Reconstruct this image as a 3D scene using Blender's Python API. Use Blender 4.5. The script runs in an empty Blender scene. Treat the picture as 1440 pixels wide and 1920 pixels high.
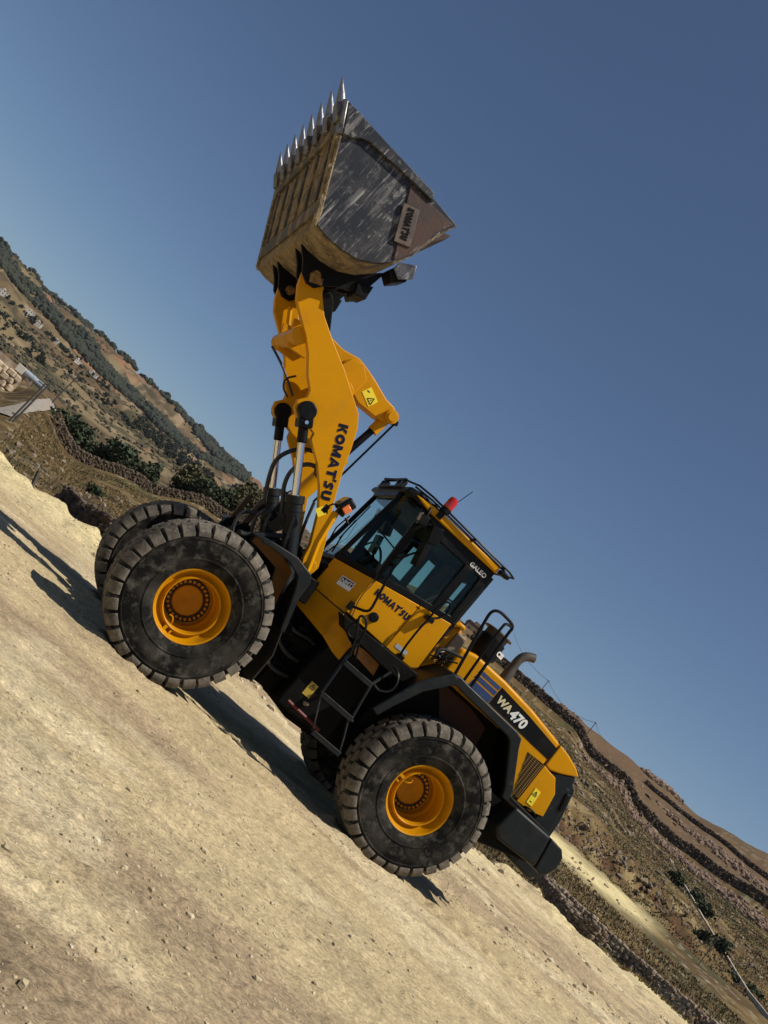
import bpy, bmesh, math, random
import numpy as np
from mathutils import Vector, Matrix
random.seed(7); rng = np.random.default_rng(7)
S = bpy.context.scene
COL = S.collection
PI = math.pi
# ------------------------------------------------------------------ camera, sky, sun, exposure
cd = bpy.data.cameras.new('camera'); co = bpy.data.objects.new('camera', cd); COL.objects.link(co)
CAM = Vector((4.4995, 11.1114, 1.3767))
R_ = Vector((-0.71464924, 0.25472828, 0.6514522)); U_ = Vector((0.66829098, -0.02636951, 0.74343245)); D_ = Vector((-0.20655174, -0.96665307, 0.15138766))
m = Matrix((R_, U_, -D_)).transposed().to_4x4(); m.translation = CAM
co.matrix_world = m
cd.sensor_fit = 'HORIZONTAL'; cd.sensor_width = 36; cd.lens = 1752.0/1440*36
cd.clip_start = .05; cd.clip_end = 20000
S.camera = co
S.render.resolution_x = 768; S.render.resolution_y = 1024
KX, KY = .50, -.38                       # shadow displacement per metre of height
sd = Vector((-KX, -KY, 1)).normalized()  # towards the sun
W = bpy.data.worlds.new('World'); S.world = W; W.use_nodes = True
wn = W.node_tree; bg = wn.nodes['Background']
sky = wn.nodes.new('ShaderNodeTexSky'); sky.sky_type = 'NISHITA'; sky.sun_disc = False
sky.sun_elevation = math.asin(sd.z); sky.sun_rotation = math.atan2(sd.x, sd.y)
sky.altitude = 900; sky.air_density = 1.0; sky.dust_density = 1.1; sky.ozone_density = 4.5
wn.links.new(sky.outputs[0], bg.inputs[0]); bg.inputs[1].default_value = .072
sl = bpy.data.lights.new('sun', 'SUN'); sl.energy = 5.0; sl.angle = math.radians(.5); sl.color = (1, .93, .82)
so = bpy.data.objects.new('sun', sl); COL.objects.link(so); so.rotation_euler = sd.to_track_quat('Z', 'Y').to_euler()
S.view_settings.view_transform = 'Standard'; S.view_settings.look = 'None'; S.view_settings.exposure = 0.0; S.view_settings.gamma = 1
S.cycles.max_bounces = 6; S.cycles.transparent_max_bounces = 24; S.cycles.volume_bounces = 0
S.cycles.volume_step_rate = 4; S.cycles.volume_max_steps = 64
HAZE = True

# ------------------------------------------------------------------ materials
def mat(name, col, rough=.6, metal=0, spec=.5, noise=None, bump=None, coat=0):
    """noise: list of (scale, detail, colour, lo, hi, stretch) layers; bump: (scale, strength, distance)"""
    M = bpy.data.materials.new(name); M.use_nodes = True; T = M.node_tree; N = T.nodes; L = T.links
    b = N['Principled BSDF']; b.inputs['Base Color'].default_value = (*col, 1); b.inputs['Roughness'].default_value = rough
    b.inputs['Metallic'].default_value = metal; b.inputs['Specular IOR Level'].default_value = spec; b.inputs['Coat Weight'].default_value = coat
    tc = N.new('ShaderNodeTexCoord'); last = None; rl = None
    for k, ly in enumerate(noise or []):
        sc, det, c, lo, hi = ly[:5]; st = ly[5] if len(ly) > 5 else (1, 1, 1)
        mp = N.new('ShaderNodeMapping'); mp.inputs['Scale'].default_value = st; mp.inputs['Location'].default_value = (k*3.1, k*1.7, k*5.3)
        if len(ly) > 6: mp.inputs['Rotation'].default_value = ly[6]
        L.new(tc.outputs['Object'], mp.inputs[0])
        n = N.new('ShaderNodeTexNoise'); n.inputs['Scale'].default_value = sc; n.inputs['Detail'].default_value = det; n.inputs['Roughness'].default_value = .62
        L.new(mp.outputs[0], n.inputs[0])
        r = N.new('ShaderNodeValToRGB'); r.color_ramp.elements[0].position = lo; r.color_ramp.elements[1].position = hi
        L.new(n.outputs[0], r.inputs[0])
        mx = N.new('ShaderNodeMixRGB'); mx.inputs[2].default_value = (*c, 1)
        if last: L.new(last, mx.inputs[1])
        else: mx.inputs[1].default_value = (*col, 1)
        L.new(r.outputs[0], mx.inputs[0]); last = mx.outputs[0]
        if rl is None: rl = r.outputs[0]
    if last: L.new(last, b.inputs['Base Color'])
    if rl is not None and metal < .5:
        mr = N.new('ShaderNodeMapRange'); mr.inputs[3].default_value = rough; mr.inputs[4].default_value = min(1, rough+.3)
        L.new(rl, mr.inputs[0]); L.new(mr.outputs[0], b.inputs['Roughness'])
    if bump:
        n = N.new('ShaderNodeTexNoise'); n.inputs['Scale'].default_value = bump[0]; n.inputs['Detail'].default_value = 6; L.new(tc.outputs['Object'], n.inputs[0])
        bp = N.new('ShaderNodeBump'); bp.inputs['Strength'].default_value = bump[1]; bp.inputs['Distance'].default_value = bump[2]
        L.new(n.outputs[0], bp.inputs['Height']); L.new(bp.outputs[0], b.inputs['Normal'])
    return M
DUST = (.34, .27, .17)
YEL = mat('yellow_paint', (.56, .250, .0003), .36, spec=.14, noise=[(3, 6, (.46, .20, .001), .5, .8), (7, 8, (.40, .22, .03), .60, .76), (40, 5, (.35, .22, .06), .67, .75), (90, 3, (.10, .07, .04), .73, .76)], bump=(30, .05, .01))
YELD = mat('dusty_yellow_paint', (.50, .215, .0003), .42, spec=.14, noise=[(5, 6, (.32, .14, .008), .5, .8), (60, 4, (.12, .08, .04), .68, .72)])
BLK = mat('black_paint', (.003, .0035, .004), .42, spec=.16, noise=[(4, 6, (.010, .009, .0075), .5, .85), (70, 3, (.13, .12, .10), .70, .74)], bump=(40, .06, .01))
BLKM = mat('dark_chassis_paint', (.0025, .0025, .0025), .6, spec=.12, noise=[(6, 6, (.012, .010, .007), .5, .8), (80, 3, (.16, .13, .09), .72, .76)], bump=(25, .15, .02))
GRY = mat('charcoal_paint', (.006, .009, .0105), .45, spec=.25, noise=[(5, 6, (.020, .019, .017), .5, .85), (8, 9, (.07, .068, .064), .63, .74), (60, 3, (.35, .33, .28), .74, .77)], bump=(60, .08, .01))
RUB = mat('tyre_rubber', (.004, .004, .004), .75, spec=.12, noise=[(4, 9, (.040, .037, .031), .42, .66), (9, 9, (.095, .088, .075), .52, .76), (38, 4, (.32, .30, .26), .70, .78)], bump=(50, .25, .01))
RUBT = mat('dusty_tread_rubber', (.075, .068, .058), .9, spec=.12, noise=[(7, 7, (.20, .175, .14), .36, .7), (30, 5, (.26, .23, .18), .56, .75)], bump=(40, .4, .015))
STL = mat('worn_bucket_steel', (.014, .016, .022), .45, .2, noise=[(2.5, 6, (.05, .048, .048), .45, .75), (11, 7, (.17, .165, .16), .54, .68, (1, 1, .07), (0, .62, 0)), (30, 6, (.30, .29, .28), .58, .68, (1, 1, .06), (0, .80, 0)), (9, 9, (.20, .19, .18), .56, .70), (60, 5, (.42, .40, .38), .62, .69, (1, 1, .12), (0, 2.2, 0)), (3.2, 6, (.014, .016, .022), .47, .60)], bump=(30, .2, .01))
RST = mat('rusty_steel', (.045, .026, .022), .6, .2, noise=[(5, 6, (.10, .055, .042), .45, .7), (14, 6, (.22, .19, .17), .60, .70, (1, 1, .3), (0, .7, 0)), (40, 4, (.4, .36, .32), .70, .75)], bump=(25, .25, .01))
WRN = mat('scraped_bright_steel', (.16, .15, .145), .35, .7, noise=[(8, 6, (.05, .05, .055), .45, .65), (20, 6, (.45, .43, .4), .6, .7, (1, 1, .3))], bump=(20, .3, .01))
TTH = mat('polished_tooth_steel', (.26, .26, .28), .36, .75, noise=[(14, 5, (.16, .16, .18), .5, .75)], bump=(20, .15, .01))
DRT = mat('caked_dirt', (.22, .165, .09), .9, noise=[(4, 7, (.10, .075, .048), .42, .60), (18, 6, (.36, .285, .165), .52, .70), (35, 5, (.05, .045, .04), .60, .68)], bump=(22, .8, .03))
CHR = mat('chrome_rod', (.75, .75, .76), .12, 1)
HOS = mat('black_hose', (.015, .015, .015), .5, noise=[(9, 5, (.06, .055, .045), .5, .8)])
NAVY = mat('navy_decal', (.004, .006, .022), .45, spec=.2)
SBLU = mat('blue_stripe_decal', (.02, .045, .14), .4, noise=[(9, 5, (.05, .06, .09), .5, .8)])
WHT = mat('white_decal', (.75, .75, .73), .4)
CRM = mat('cream_decal', (.62, .55, .33), .4)
STK = mat('warning_sticker_yellow', (.85, .68, .03), .4)
REDP = mat('red_paint', (.12, .010, .005), .6)
STK2 = mat('shaded_warning_sticker', (.40, .27, .03), .6)  # darker sticker yellow, shade by the ladder put into the colour
BROWN = mat('brown_and_shaded_yellow_panel', (.30, .12, .015), .5, noise=[(6, 5, (.15, .08, .03), .5, .8)])
REDL = mat('red_beacon_lens', (.42, .016, .005), .15, coat=.5)
ORL = mat('orange_lamp_lens', (.7, .16, .02), .2, coat=.4)
CLR = mat('clear_lamp_lens', (.12, .12, .11), .15, coat=.5)
SEAT = mat('dark_seat_fabric', (.05, .022, .018), .8)
PIPE = mat('dusty_grey_exhaust', (.055, .05, .046), .6, .2, noise=[(8, 6, (.14, .12, .10), .5, .8)])
TAN = mat('tan_metal_panel', (.17, .135, .09), .6, noise=[(6, 5, (.16, .11, .06), .45, .75)])
def glass():
    M = bpy.data.materials.new('tinted_window_glass'); M.use_nodes = True; T = M.node_tree; N = T.nodes; L = T.links
    N.remove(N['Principled BSDF']); o = N['Material Output']
    t = N.new('ShaderNodeBsdfTransparent'); t.inputs[0].default_value = (.74, .86, .82, 1)
    g = N.new('ShaderNodeBsdfGlossy'); g.inputs['Roughness'].default_value = .03; g.inputs[0].default_value = (.9, 1, 1, 1)
    f = N.new('ShaderNodeFresnel'); f.inputs[0].default_value = 1.28
    mx = N.new('ShaderNodeMixShader'); L.new(f.outputs[0], mx.inputs[0]); L.new(t.outputs[0], mx.inputs[1]); L.new(g.outputs[0], mx.inputs[2]); L.new(mx.outputs[0], o.inputs[0])
    return M
GLS = glass()

# ------------------------------------------------------------------ mesh helpers
class MB:
    def __init__(s): s.v = []; s.f = []; s.m = []
    def add(s, vs, fs, mi=0):
        n = len(s.v); s.v += [tuple(v) for v in vs]; s.f += [tuple(i+n for i in f) for f in fs]; s.m += [mi]*len(fs); return s
    def box(s, c, d, rot=None, mi=0):
        hx, hy, hz = d[0]/2, d[1]/2, d[2]/2
        vs = [Vector((x, y, z)) for x in (-hx, hx) for y in (-hy, hy) for z in (-hz, hz)]
        if rot: E = Matrix.Rotation(rot[2], 3, 'Z') @ Matrix.Rotation(rot[1], 3, 'Y') @ Matrix.Rotation(rot[0], 3, 'X'); vs = [E @ v for v in vs]
        vs = [v + Vector(c) for v in vs]
        return s.add(vs, [(0, 1, 3, 2), (4, 6, 7, 5), (0, 4, 5, 1), (2, 3, 7, 6), (0, 2, 6, 4), (1, 5, 7, 3)], mi)
    def prism(s, poly, y0, y1, mi=0):          # poly in XZ
        n = len(poly); area = sum(poly[i][0]*poly[(i+1) % n][1]-poly[(i+1) % n][0]*poly[i][1] for i in range(n))
        if area < 0: poly = poly[::-1]
        if y0 > y1: y0, y1 = y1, y0
        vs = [(x, y0, z) for x, z in poly]+[(x, y1, z) for x, z in poly]
        fs = [tuple(range(n)), tuple(range(2*n-1, n-1, -1))]+[(i, i+n, (i+1) % n+n, (i+1) % n) for i in range(n)]
        return s.add(vs, fs, mi)
    def quadstrip(s, a, b, t, mi=0):            # slab between polylines a and b with thickness vector t
        n = len(a); t = Vector(t); vs = [Vector(p) for p in a]+[Vector(p) for p in b]; vs += [v+t for v in vs]
        fs = []
        for i in range(n-1):
            fs += [(i, i+1, n+i+1, n+i), (2*n+i, 3*n+i, 3*n+i+1, 2*n+i+1), (i, 2*n+i, 2*n+i+1, i+1), (n+i, n+i+1, 3*n+i+1, 3*n+i)]
        fs += [(0, n, 3*n, 2*n), (n-1, 3*n-1, 4*n-1, 2*n-1)]
        return s.add(vs, fs, mi)
    def tube(s, pts, r, n=8, mi=0, smooth=0, cap=True):
        P = [Vector(p) for p in pts]
        for _ in range(smooth):
            Q = [P[0]]
            for a, b in zip(P[:-1], P[1:]): Q += [a*.75+b*.25, a*.25+b*.75]
            P = Q+[P[-1]]
        rs = r if isinstance(r, (list, tuple)) else [r]*len(P)
        t0 = (P[1]-P[0]).normalized(); ref = Vector((0, 0, 1)) if abs(t0.z) < .9 else Vector((1, 0, 0))
        u = t0.cross(ref).normalized(); vs = []
        for i, p in enumerate(P):
            t = ((P[min(i+1, len(P)-1)]-P[i]).normalized()+(P[i]-P[max(i-1, 0)]).normalized()); t = t.normalized() if t.length > 1e-6 else t0
            u = (u-t*u.dot(t)).normalized(); w = t.cross(u)
            vs += [p+(u*math.cos(2*PI*k/n)+w*math.sin(2*PI*k/n))*rs[min(i, len(rs)-1)] for k in range(n)]
        fs = [(i*n+k, i*n+(k+1) % n, (i+1)*n+(k+1) % n, (i+1)*n+k) for i in range(len(P)-1) for k in range(n)]
        if cap: fs += [tuple(range(n-1, -1, -1)), tuple(range((len(P)-1)*n, len(P)*n))]
        return s.add(vs, fs, mi)
    def cyl(s, a, b, r, n=20, mi=0): return s.tube([a, b], r, n, mi)
    def lathe(s, prof, c, n=48, mi=0, close=False):     # prof: (radius, y) about a Y axis through c
        vs = [(c[0]+r*math.cos(2*PI*k/n), c[1]+y, c[2]+r*math.sin(2*PI*k/n)) for r, y in prof for k in range(n)]
        m_ = len(prof); fs = []
        for i in range(m_ if close else m_-1):
            j = (i+1) % m_
            fs += [(i*n+k, j*n+k, j*n+(k+1) % n, i*n+(k+1) % n) for k in range(n)]
        return s.add(vs, fs, mi)
    def build(s, name, mt, parent=None, bevel=0, smooth=35, loc=None, rotz=None, seg=2):
        me = bpy.data.meshes.new(name); me.from_pydata([tuple(v) for v in s.v], [], s.f)
        for q in (mt if isinstance(mt, (list, tuple)) else [mt]): me.materials.append(q)
        if any(s.m): me.polygons.foreach_set('material_index', s.m)
        bm = bmesh.new(); bm.from_mesh(me); bmesh.ops.recalc_face_normals(bm, faces=bm.faces); bm.to_mesh(me); bm.free()
        if smooth:
            me.polygons.foreach_set('use_smooth', [True]*len(me.polygons)); me.set_sharp_from_angle(angle=math.radians(smooth))
        me.update(); o = bpy.data.objects.new(name, me); COL.objects.link(o)
        if parent: o.parent = parent
        if bevel:
            bv = o.modifiers.new('bevel', 'BEVEL'); bv.width = bevel; bv.segments = seg; bv.limit_method = 'ANGLE'; bv.angle_limit = math.radians(40)
        if loc is not None: o.location = loc
        if rotz is not None: o.rotation_euler = (0, 0, rotz)
        return o
def fast(name, V, F, mt, parent=None, smooth=False, cols=None):
    V = np.asarray(V, np.float32); F = np.asarray(F, np.int32); k = F.shape[1]
    me = bpy.data.meshes.new(name); me.vertices.add(len(V)); me.vertices.foreach_set('co', V.ravel())
    me.loops.add(F.size); me.loops.foreach_set('vertex_index', F.ravel()); me.polygons.add(len(F))
    me.polygons.foreach_set('loop_start', np.arange(0, F.size, k, dtype=np.int32)); me.polygons.foreach_set('loop_total', np.full(len(F), k, np.int32))
    me.polygons.foreach_set('use_smooth', np.full(len(F), smooth)); me.update(calc_edges=True); me.validate()
    if cols is not None:
        a = me.color_attributes.new('tone', 'FLOAT_COLOR', 'POINT'); a.data.foreach_set('color', np.concatenate([cols, np.ones((len(cols), 1))], 1).astype(np.float32).ravel())
    me.materials.append(mt); o = bpy.data.objects.new(name, me); COL.objects.link(o); o.parent = parent
    return o
def tag(o, label=None, cat=None, group=None, kind=None):
    for k, v in (('label', label), ('category', cat), ('group', group), ('kind', kind)):
        if v: o[k] = v
    return o
def thing(name, label, cat, loc=(0, 0, 0), group=None):
    o = bpy.data.objects.new(name, None); COL.objects.link(o); o.location = loc; o.empty_display_size = .3
    return tag(o, label, cat, group)
def textmesh(name, s, mt, parent, origin, r, u, size, sx=1.0, bold=.0, ext=.003, shear=0, sp=1.0):
    r = Vector(r).normalized(); u = Vector(u).normalized(); n = r.cross(u)
    c = bpy.data.curves.new('text', 'FONT'); c.body = s; c.size = size; c.offset = bold; c.extrude = ext; c.shear = shear; c.space_character = sp; c.resolution_u = 3
    o = bpy.data.objects.new('text', c); COL.objects.link(o)
    dg = bpy.context.evaluated_depsgraph_get(); me = bpy.data.meshes.new_from_object(o.evaluated_get(dg)); bpy.data.objects.remove(o); bpy.data.curves.remove(c)
    M = Matrix(((r.x*sx, u.x, n.x, origin[0]), (r.y*sx, u.y, n.y, origin[1]), (r.z*sx, u.z, n.z, origin[2]), (0, 0, 0, 1)))
    me.transform(M); me.materials.clear(); me.materials.append(mt); me.name = name
    q = bpy.data.objects.new(name, me); COL.objects.link(q); q.parent = parent; return q
# heavy block letters, each a set of strips on a 1-high grid: used for the maker's name
def strokes(s):
    t = .32; out = []; x = 0
    def q(*p): return [tuple(p)]
    for ch in s:
        if ch == 'K': w = .88; g = [[(0, 0), (t, 0), (t, 1), (0, 1)], [(t, .42), (.52, 1), (w-.02, 1), (t+.06, .30)], [(.34, .52), (.52, .66), (w, 0), (.56, 0)]]
        elif ch in 'O0': 
            w = 1.0; o_ = [(.5+.5*math.cos(a), .5+.5*math.sin(a)) for a in np.linspace(0, 2*PI, 25)]; i_ = [(.5+.20*math.cos(a), .5+.20*math.sin(a)) for a in np.linspace(0, 2*PI, 25)]
            g = [[o_[k], o_[k+1], i_[k+1], i_[k]] for k in range(24)]
        elif ch == 'M': w = 1.12; g = [[(0, 0), (t, 0), (t, 1), (0, 1)], [(w-t, 0), (w, 0), (w, 1), (w-t, 1)], [(t-.02, 1), (t-.02, .52), (w/2-.09, .05), (w/2, .42)], [(w-t+.02, 1), (w-t+.02, .52), (w/2+.09, .05), (w/2, .42)], [(w/2-.09, .05), (w/2+.09, .05), (w/2+.05, .45), (w/2-.05, .45)]]
        elif ch == 'A': w = 1.06; g = [[(0, 0), (.30, 0), (.62, 1), (.40, 1)], [(w-.30, 0), (w, 0), (.66, 1), (.44, 1)], [(.28, .18), (.78, .18), (.72, .38), (.34, .38)]]
        elif ch == 'T': w = .80; g = [[(0, .76), (w, .76), (w, 1), (0, 1)], [(w/2-t/2, 0), (w/2+t/2, 0), (w/2+t/2, .76), (w/2-t/2, .76)]]
        elif ch == "'": w = .20; g = [[(-.06, .80), (.14, .80), (.22, 1.18), (.02, 1.18)]]
        elif ch == 'S':
            w = .84; c = [(.72, .84), (.42, .88), (.20, .72), (.42, .54), (.62, .40), (.50, .13), (.10, .13)]; g = []
            for (a, b), (d, e) in zip(c[:-1], c[1:]):
                L = math.hypot(d-a, e-b); nx, ny = -(e-b)/L*.13, (d-a)/L*.13; ex, ey = (d-a)/L*.04, (e-b)/L*.04
                g.append([(a+nx-ex, b+ny-ey), (a-nx-ex, b-ny-ey), (d-nx+ex, e-ny+ey), (d+nx+ex, e+ny+ey)])
        elif ch == 'U': w = .92; g = [[(0, .3), (t, .3), (t, 1), (0, 1)], [(w-t, .3), (w, .3), (w, 1), (w-t, 1)], [(0, .32), (t, .32), (.34, .22), (.16, .02)], [(.14, .03), (.34, .24), (w-.34, .24), (w-.14, .03)], [(w-.34, .22), (w-t, .32), (w, .32), (w-.16, .02)], [(.14, .03), (w-.14, .03), (w-.24, 0), (.24, 0)]]
        else: w = .4; g = []
        out += [[(x+a, b) for a, b in p] for p in g]; x += w+(.10 if ch != "'" else .04)
    return out, x-.1
def blocktext(name, s, mt, parent, p0, p1, height, up, ext=.004):
    p0 = Vector(p0); p1 = Vector(p1); g, w = strokes(s); r = (p1-p0)/w; u = Vector(up).normalized()*height; n = r.cross(u).normalized()*ext
    b = MB()
    for k, p in enumerate(g):
        vs = [p0+r*a+u*c for a, c in p]; e = n*(1+.02*(k % 7)); b.add([v for v in vs]+[v+e for v in vs], [(0, 1, 2, 3), (7, 6, 5, 4), (0, 4, 5, 1), (1, 5, 6, 2), (2, 6, 7, 3), (3, 7, 4, 0)])
    return b.build(name, mt, parent, smooth=0)

# ------------------------------------------------------------------ terrain
def hsh(ix, iy, seed):
    n = (ix.astype(np.int64)*374761393+iy.astype(np.int64)*668265263+seed*144665) & 0x7fffffff
    n = ((n ^ (n >> 13))*1274126177) & 0x7fffffff; n = n ^ (n >> 16)
    return (n & 0xffffff)/float(0xffffff)
def vnoise(x, y, seed=0):
    ix = np.floor(x); iy = np.floor(y); fx = x-ix; fy = y-iy; fx = fx*fx*(3-2*fx); fy = fy*fy*(3-2*fy)
    a = hsh(ix, iy, seed); b = hsh(ix+1, iy, seed); c = hsh(ix, iy+1, seed); d = hsh(ix+1, iy+1, seed)
    return (a*(1-fx)+b*fx)*(1-fy)+(c*(1-fx)+d*fx)*fy
def fbm(x, y, o=4, seed=0, g=.5):
    s = 0; a = 1; t = 0
    for k in range(o): s = s+a*vnoise(x*2**k+k*17.3, y*2**k-k*9.1, seed+k); t += a; a *= g
    return s/t-.5
def zel(r, el): return 1.38+r*math.tan(math.radians(el))
# profiles: azimuth -> list of (range, height); zones by range
def prof(az):
    if az <= -9:
        return [(0, 0), (20.3, 0), (21.5, -.5), (26, -1.3), (31, -1.4), (48, -1.6), (58, zel(58, -2.6)), (72, zel(72, -1.8)), (84, zel(84, -1.3)), (97, zel(97, -.95)), (101, zel(101, -.85)), (104, zel(104, .15)), (120, 1.6), (200, zel(200, -.3)), (400, zel(400, .9)), (900, zel(900, 3.1)), (1000, zel(1000, 3.9)), (1400, zel(1400, 4.85)), (1500, zel(1400, 4.5)), (2400, 90), (3200, 90)]
    if az <= -7:
        return [(0, 0), (20.3, 0), (21.5, -.5), (26, -1.3), (31, -1.4), (48, -1.3), (58, zel(58, -2.2)), (72, zel(72, -1.1)), (84, zel(84, -.2)), (96, zel(96, .45)), (100, zel(100, .5)), (120, 1.5), (200, zel(200, -.3)), (400, zel(400, .9)), (900, zel(900, 3.1)), (1000, zel(1000, 3.9)), (1400, zel(1400, 4.85)), (1500, zel(1400, 4.5)), (2400, 90), (3200, 90)]
    if az <= -3:
        return [(0, 0), (20, 0), (21.2, -.5), (26, -1.0), (31, -1.1), (60, -1.2), (84, zel(84, -1.5)), (88, zel(88, -.9)), (100, -.5), (130, -4), (400, zel(400, .8)), (900, zel(900, 3.1)), (1000, zel(1000, 3.6)), (1400, zel(1400, 4.85)), (1600, zel(1500, 4.4)), (2400, 120), (3200, 90)]
    if az <= 2:
        return [(0, 0), (21, 0), (22.2, -.5), (26, -.9), (31, -.8), (60, -.3), (84, zel(84, -.3)), (88, zel(88, .3)), (100, 2.0), (130, 1), (400, zel(400, 1.2)), (900, zel(900, 3.1)), (1000, zel(1000, 3.5)), (1500, zel(1500, 5.0)), (1700, zel(1600, 4.6)), (2400, zel(2400, 4.9)), (3200, 120)]
    if az <= 5.5:
        return [(0, 0), (22, 0), (23.2, -.4), (26, -.6), (31, -.4), (60, .9), (84, zel(84, 1.3)), (88, zel(88, 1.9)), (100, 5), (130, 5), (400, zel(400, 1.9)), (900, zel(900, 3.3)), (1000, zel(1000, 3.7)), (1500, zel(1500, 4.7)), (1700, zel(1650, 4.5)), (2400, zel(2400, 4.95)), (3200, 140)]
    if az <= 10:
        return [(0, 0), (22, 0), (23.2, -.4), (26, -.5), (31, 0), (60, 2), (84, zel(84, 2.3)), (88, zel(88, 2.8)), (100, 7), (130, 8), (400, zel(400, 3)), (900, zel(900, 3.8)), (1000, zel(1000, 4.1)), (1500, zel(1500, 4.6)), (1700, zel(1600, 4.5)), (2400, zel(2400, 5.0)), (3200, 140)]
    if az <= 14:
        return [(0, 0), (23, 0), (24.2, -.4), (27, -.5), (33, 0), (60, 2), (84, 4), (90, 5), (105, 7.5), (130, 10), (300, zel(300, 5.0)), (500, zel(500, 5.0)), (1000, zel(1000, 4.5)), (1500, zel(1500, 4.8)), (1700, 120), (2400, 130), (3200, 140)]
    rp = {18: 25, 24: 26, 29: 27, 31: 33, 33: 37, 34.7: 30, 37: 33, 39.5: 37, 43: 38, 60: 38}
    k = min(rp, key=lambda q: abs(q-az)); r0 = rp[k]
    top = {18: 6.6, 24: 6.5, 29: 6.4, 31: 6.55, 33: 6.7, 34.7: 6.8, 37: 6.7, 39.5: 7.0, 43: 7.5, 60: 8}[k]
    w = {18: 6.2, 24: 6.2, 29: 6.0, 31: 5.3, 33: 5.2, 34.7: 4.5, 37: 4.4, 39.5: 4.5, 43: 4.7, 60: 5}[k]
    c = {18: 3.0, 24: 3.0, 29: 2.8, 31: 2.7, 33: 2.6, 34.7: 2.3, 37: 2.3, 39.5: 2.0, 43: .9, 60: .8}[k]
    return [(0, 0), (r0, 0), (r0+1.2, -.5), (r0+5, -1.0), (50, -.6), (52.5, -.2), (62, .6), (75, zel(75, .2)), (84, zel(84, .75)), (90, zel(90, 1.2)), (105, zel(105, c)), (130, zel(130, (c+w)/2)), (184, zel(184, w-.1)), (187, zel(187, w+.45)), (235, zel(235, .5*w+.5*top+.1)), (300, zel(300, top)), (360, zel(340, top-.5)), (800, 40), (3200, 60)]
AZK = [-60, -9.2, -7.4, -4, 0, 4, 8, 13, 18, 24, 29, 31, 33, 34.7, 37, 39.5, 43, 60]
RG = np.concatenate([np.linspace(0, 120, 481), np.geomspace(121, 3200, 300)])
PT = np.array([np.interp(RG, *zip(*prof(a))) for a in AZK])
def prof_h(az, r):                         # bilinear in (azimuth key, range)
    az = np.clip(az, -60, 60); ai = np.interp(az, AZK, np.arange(len(AZK))); i0 = np.clip(np.floor(ai).astype(int), 0, len(AZK)-2); fa = ai-i0; fa = fa*fa*(3-2*fa)
    ri = np.interp(r, RG, np.arange(len(RG))); j0 = np.clip(np.floor(ri).astype(int), 0, len(RG)-2); fr = ri-j0
    g = lambda i: PT[i, j0]*(1-fr)+PT[i, j0+1]*fr
    return g(i0)*(1-fa)+g(i0+1)*fa
def polar(x, y):
    dx = x-CAM.x; dy = y-CAM.y; return np.degrees(np.arctan2(-dx, -dy)), np.hypot(dx, dy)
def height(x, y, detail=True):
    x = np.asarray(x, float); y = np.asarray(y, float); az, r = polar(x, y)
    front = np.clip((75-np.abs(az))/15, 0, 1)
    rj = r+fbm(x*.35, y*.35, 3, 5)*np.clip((r-12)/6, 0, 1)*np.clip((60-r)/20, 0, 1)*2.6
    h = prof_h(az, rj)*front
    if detail:
        pad = np.clip((24-r)/6, 0, 1)
        h = h+fbm(x*.25, y*.25, 3, 11)*.10*pad*np.clip((np.hypot(x-1.7, y)-2.6)/3, 0, 1)
        rut = fbm(x*.5, y*2.0, 4, 21)
        near = np.clip((16-r)/6, 0, 1)
        h = h+rut*.035*near+fbm(x*2.2, y*3.5, 5, 31, .6)*.05*np.clip((40-r)/20, 0, 1)+np.abs(fbm(x*6, y*9, 4, 33, .6))*.030*near
        h = h+np.abs(fbm(x*1.7, y*1.7, 5, 43, .6))*.22*np.clip((az-24)/6, 0, 1)*np.clip((r-11)/5, 0, 1)*np.clip((42-r)/10, 0, 1)
        h = h+np.maximum(fbm(x*9, y*9, 3, 41)-.1, 0)*.08*near
        for yc, sl, x0, x1 in ((1.15, 0, -16, -.9), (-1.15, 0, -16, -.9), (2.6, -.16, -16, -2), (4.9, -.10, -12, -3)):
            dd = y-(yc+sl*x+.35*fbm(x*.15, x*.15*0+yc, 2, 45)); w_ = np.exp(-(dd/.30)**4)*np.clip(1+fbm(x*.7, y*.7, 3, 47)*3.2, 0, 1)*((x > x0) & (x < x1))
            h = h-w_*.02+w_*.026*np.sin(2*PI*(x+np.abs(dd)*.6)/.30)
        for wx, wy in ((0, 1.15), (0, -1.15), (3.32, 1.31), (3.55, -.97)):
            dd = np.hypot((x-wx)/1.15, y-wy); h = h*(1-np.exp(-(dd/.55)**4))+.045*np.exp(-((dd-.44)/.10)**2)*(1+2*fbm(x*6, y*6, 3, 49))
        edge = np.exp(-((r-np.where(az > 16, 29, 19.5))/3.2)**2)*front
        h = h+(np.abs(fbm(x*1.3, y*1.3, 4, 51))*.9+.04)*edge*.55
        far = np.clip((r-22)/30, 0, 1)
        h = h+fbm(x*.5, y*.5, 4, 61)*.35*far*np.clip((150-r)/100, .15, 1)+fbm(x*.03, y*.03, 5, 71)*np.clip((r-60)/1200, 0, 1)*30
        cl = np.clip((az-27)/4, 0, 1)*np.clip(1-np.abs(r-97)/14, 0, 1)*np.clip((46-az)/5, 0, 1)
        h = h+(np.abs(fbm(x*.22, y*.22, 5, 81, .6))*9-1.8+np.abs(fbm(x*.9, y*.9, 4, 83, .6))*2.2)*cl
        rg = np.clip((r-300)/300, 0, 1)*np.clip((20-az)/6, 0, 1)
        h = h+fbm(x*.008, y*.008, 5, 91)*26*rg*np.clip((1250-r)/400, 0.1, 1)
    return h
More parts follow.
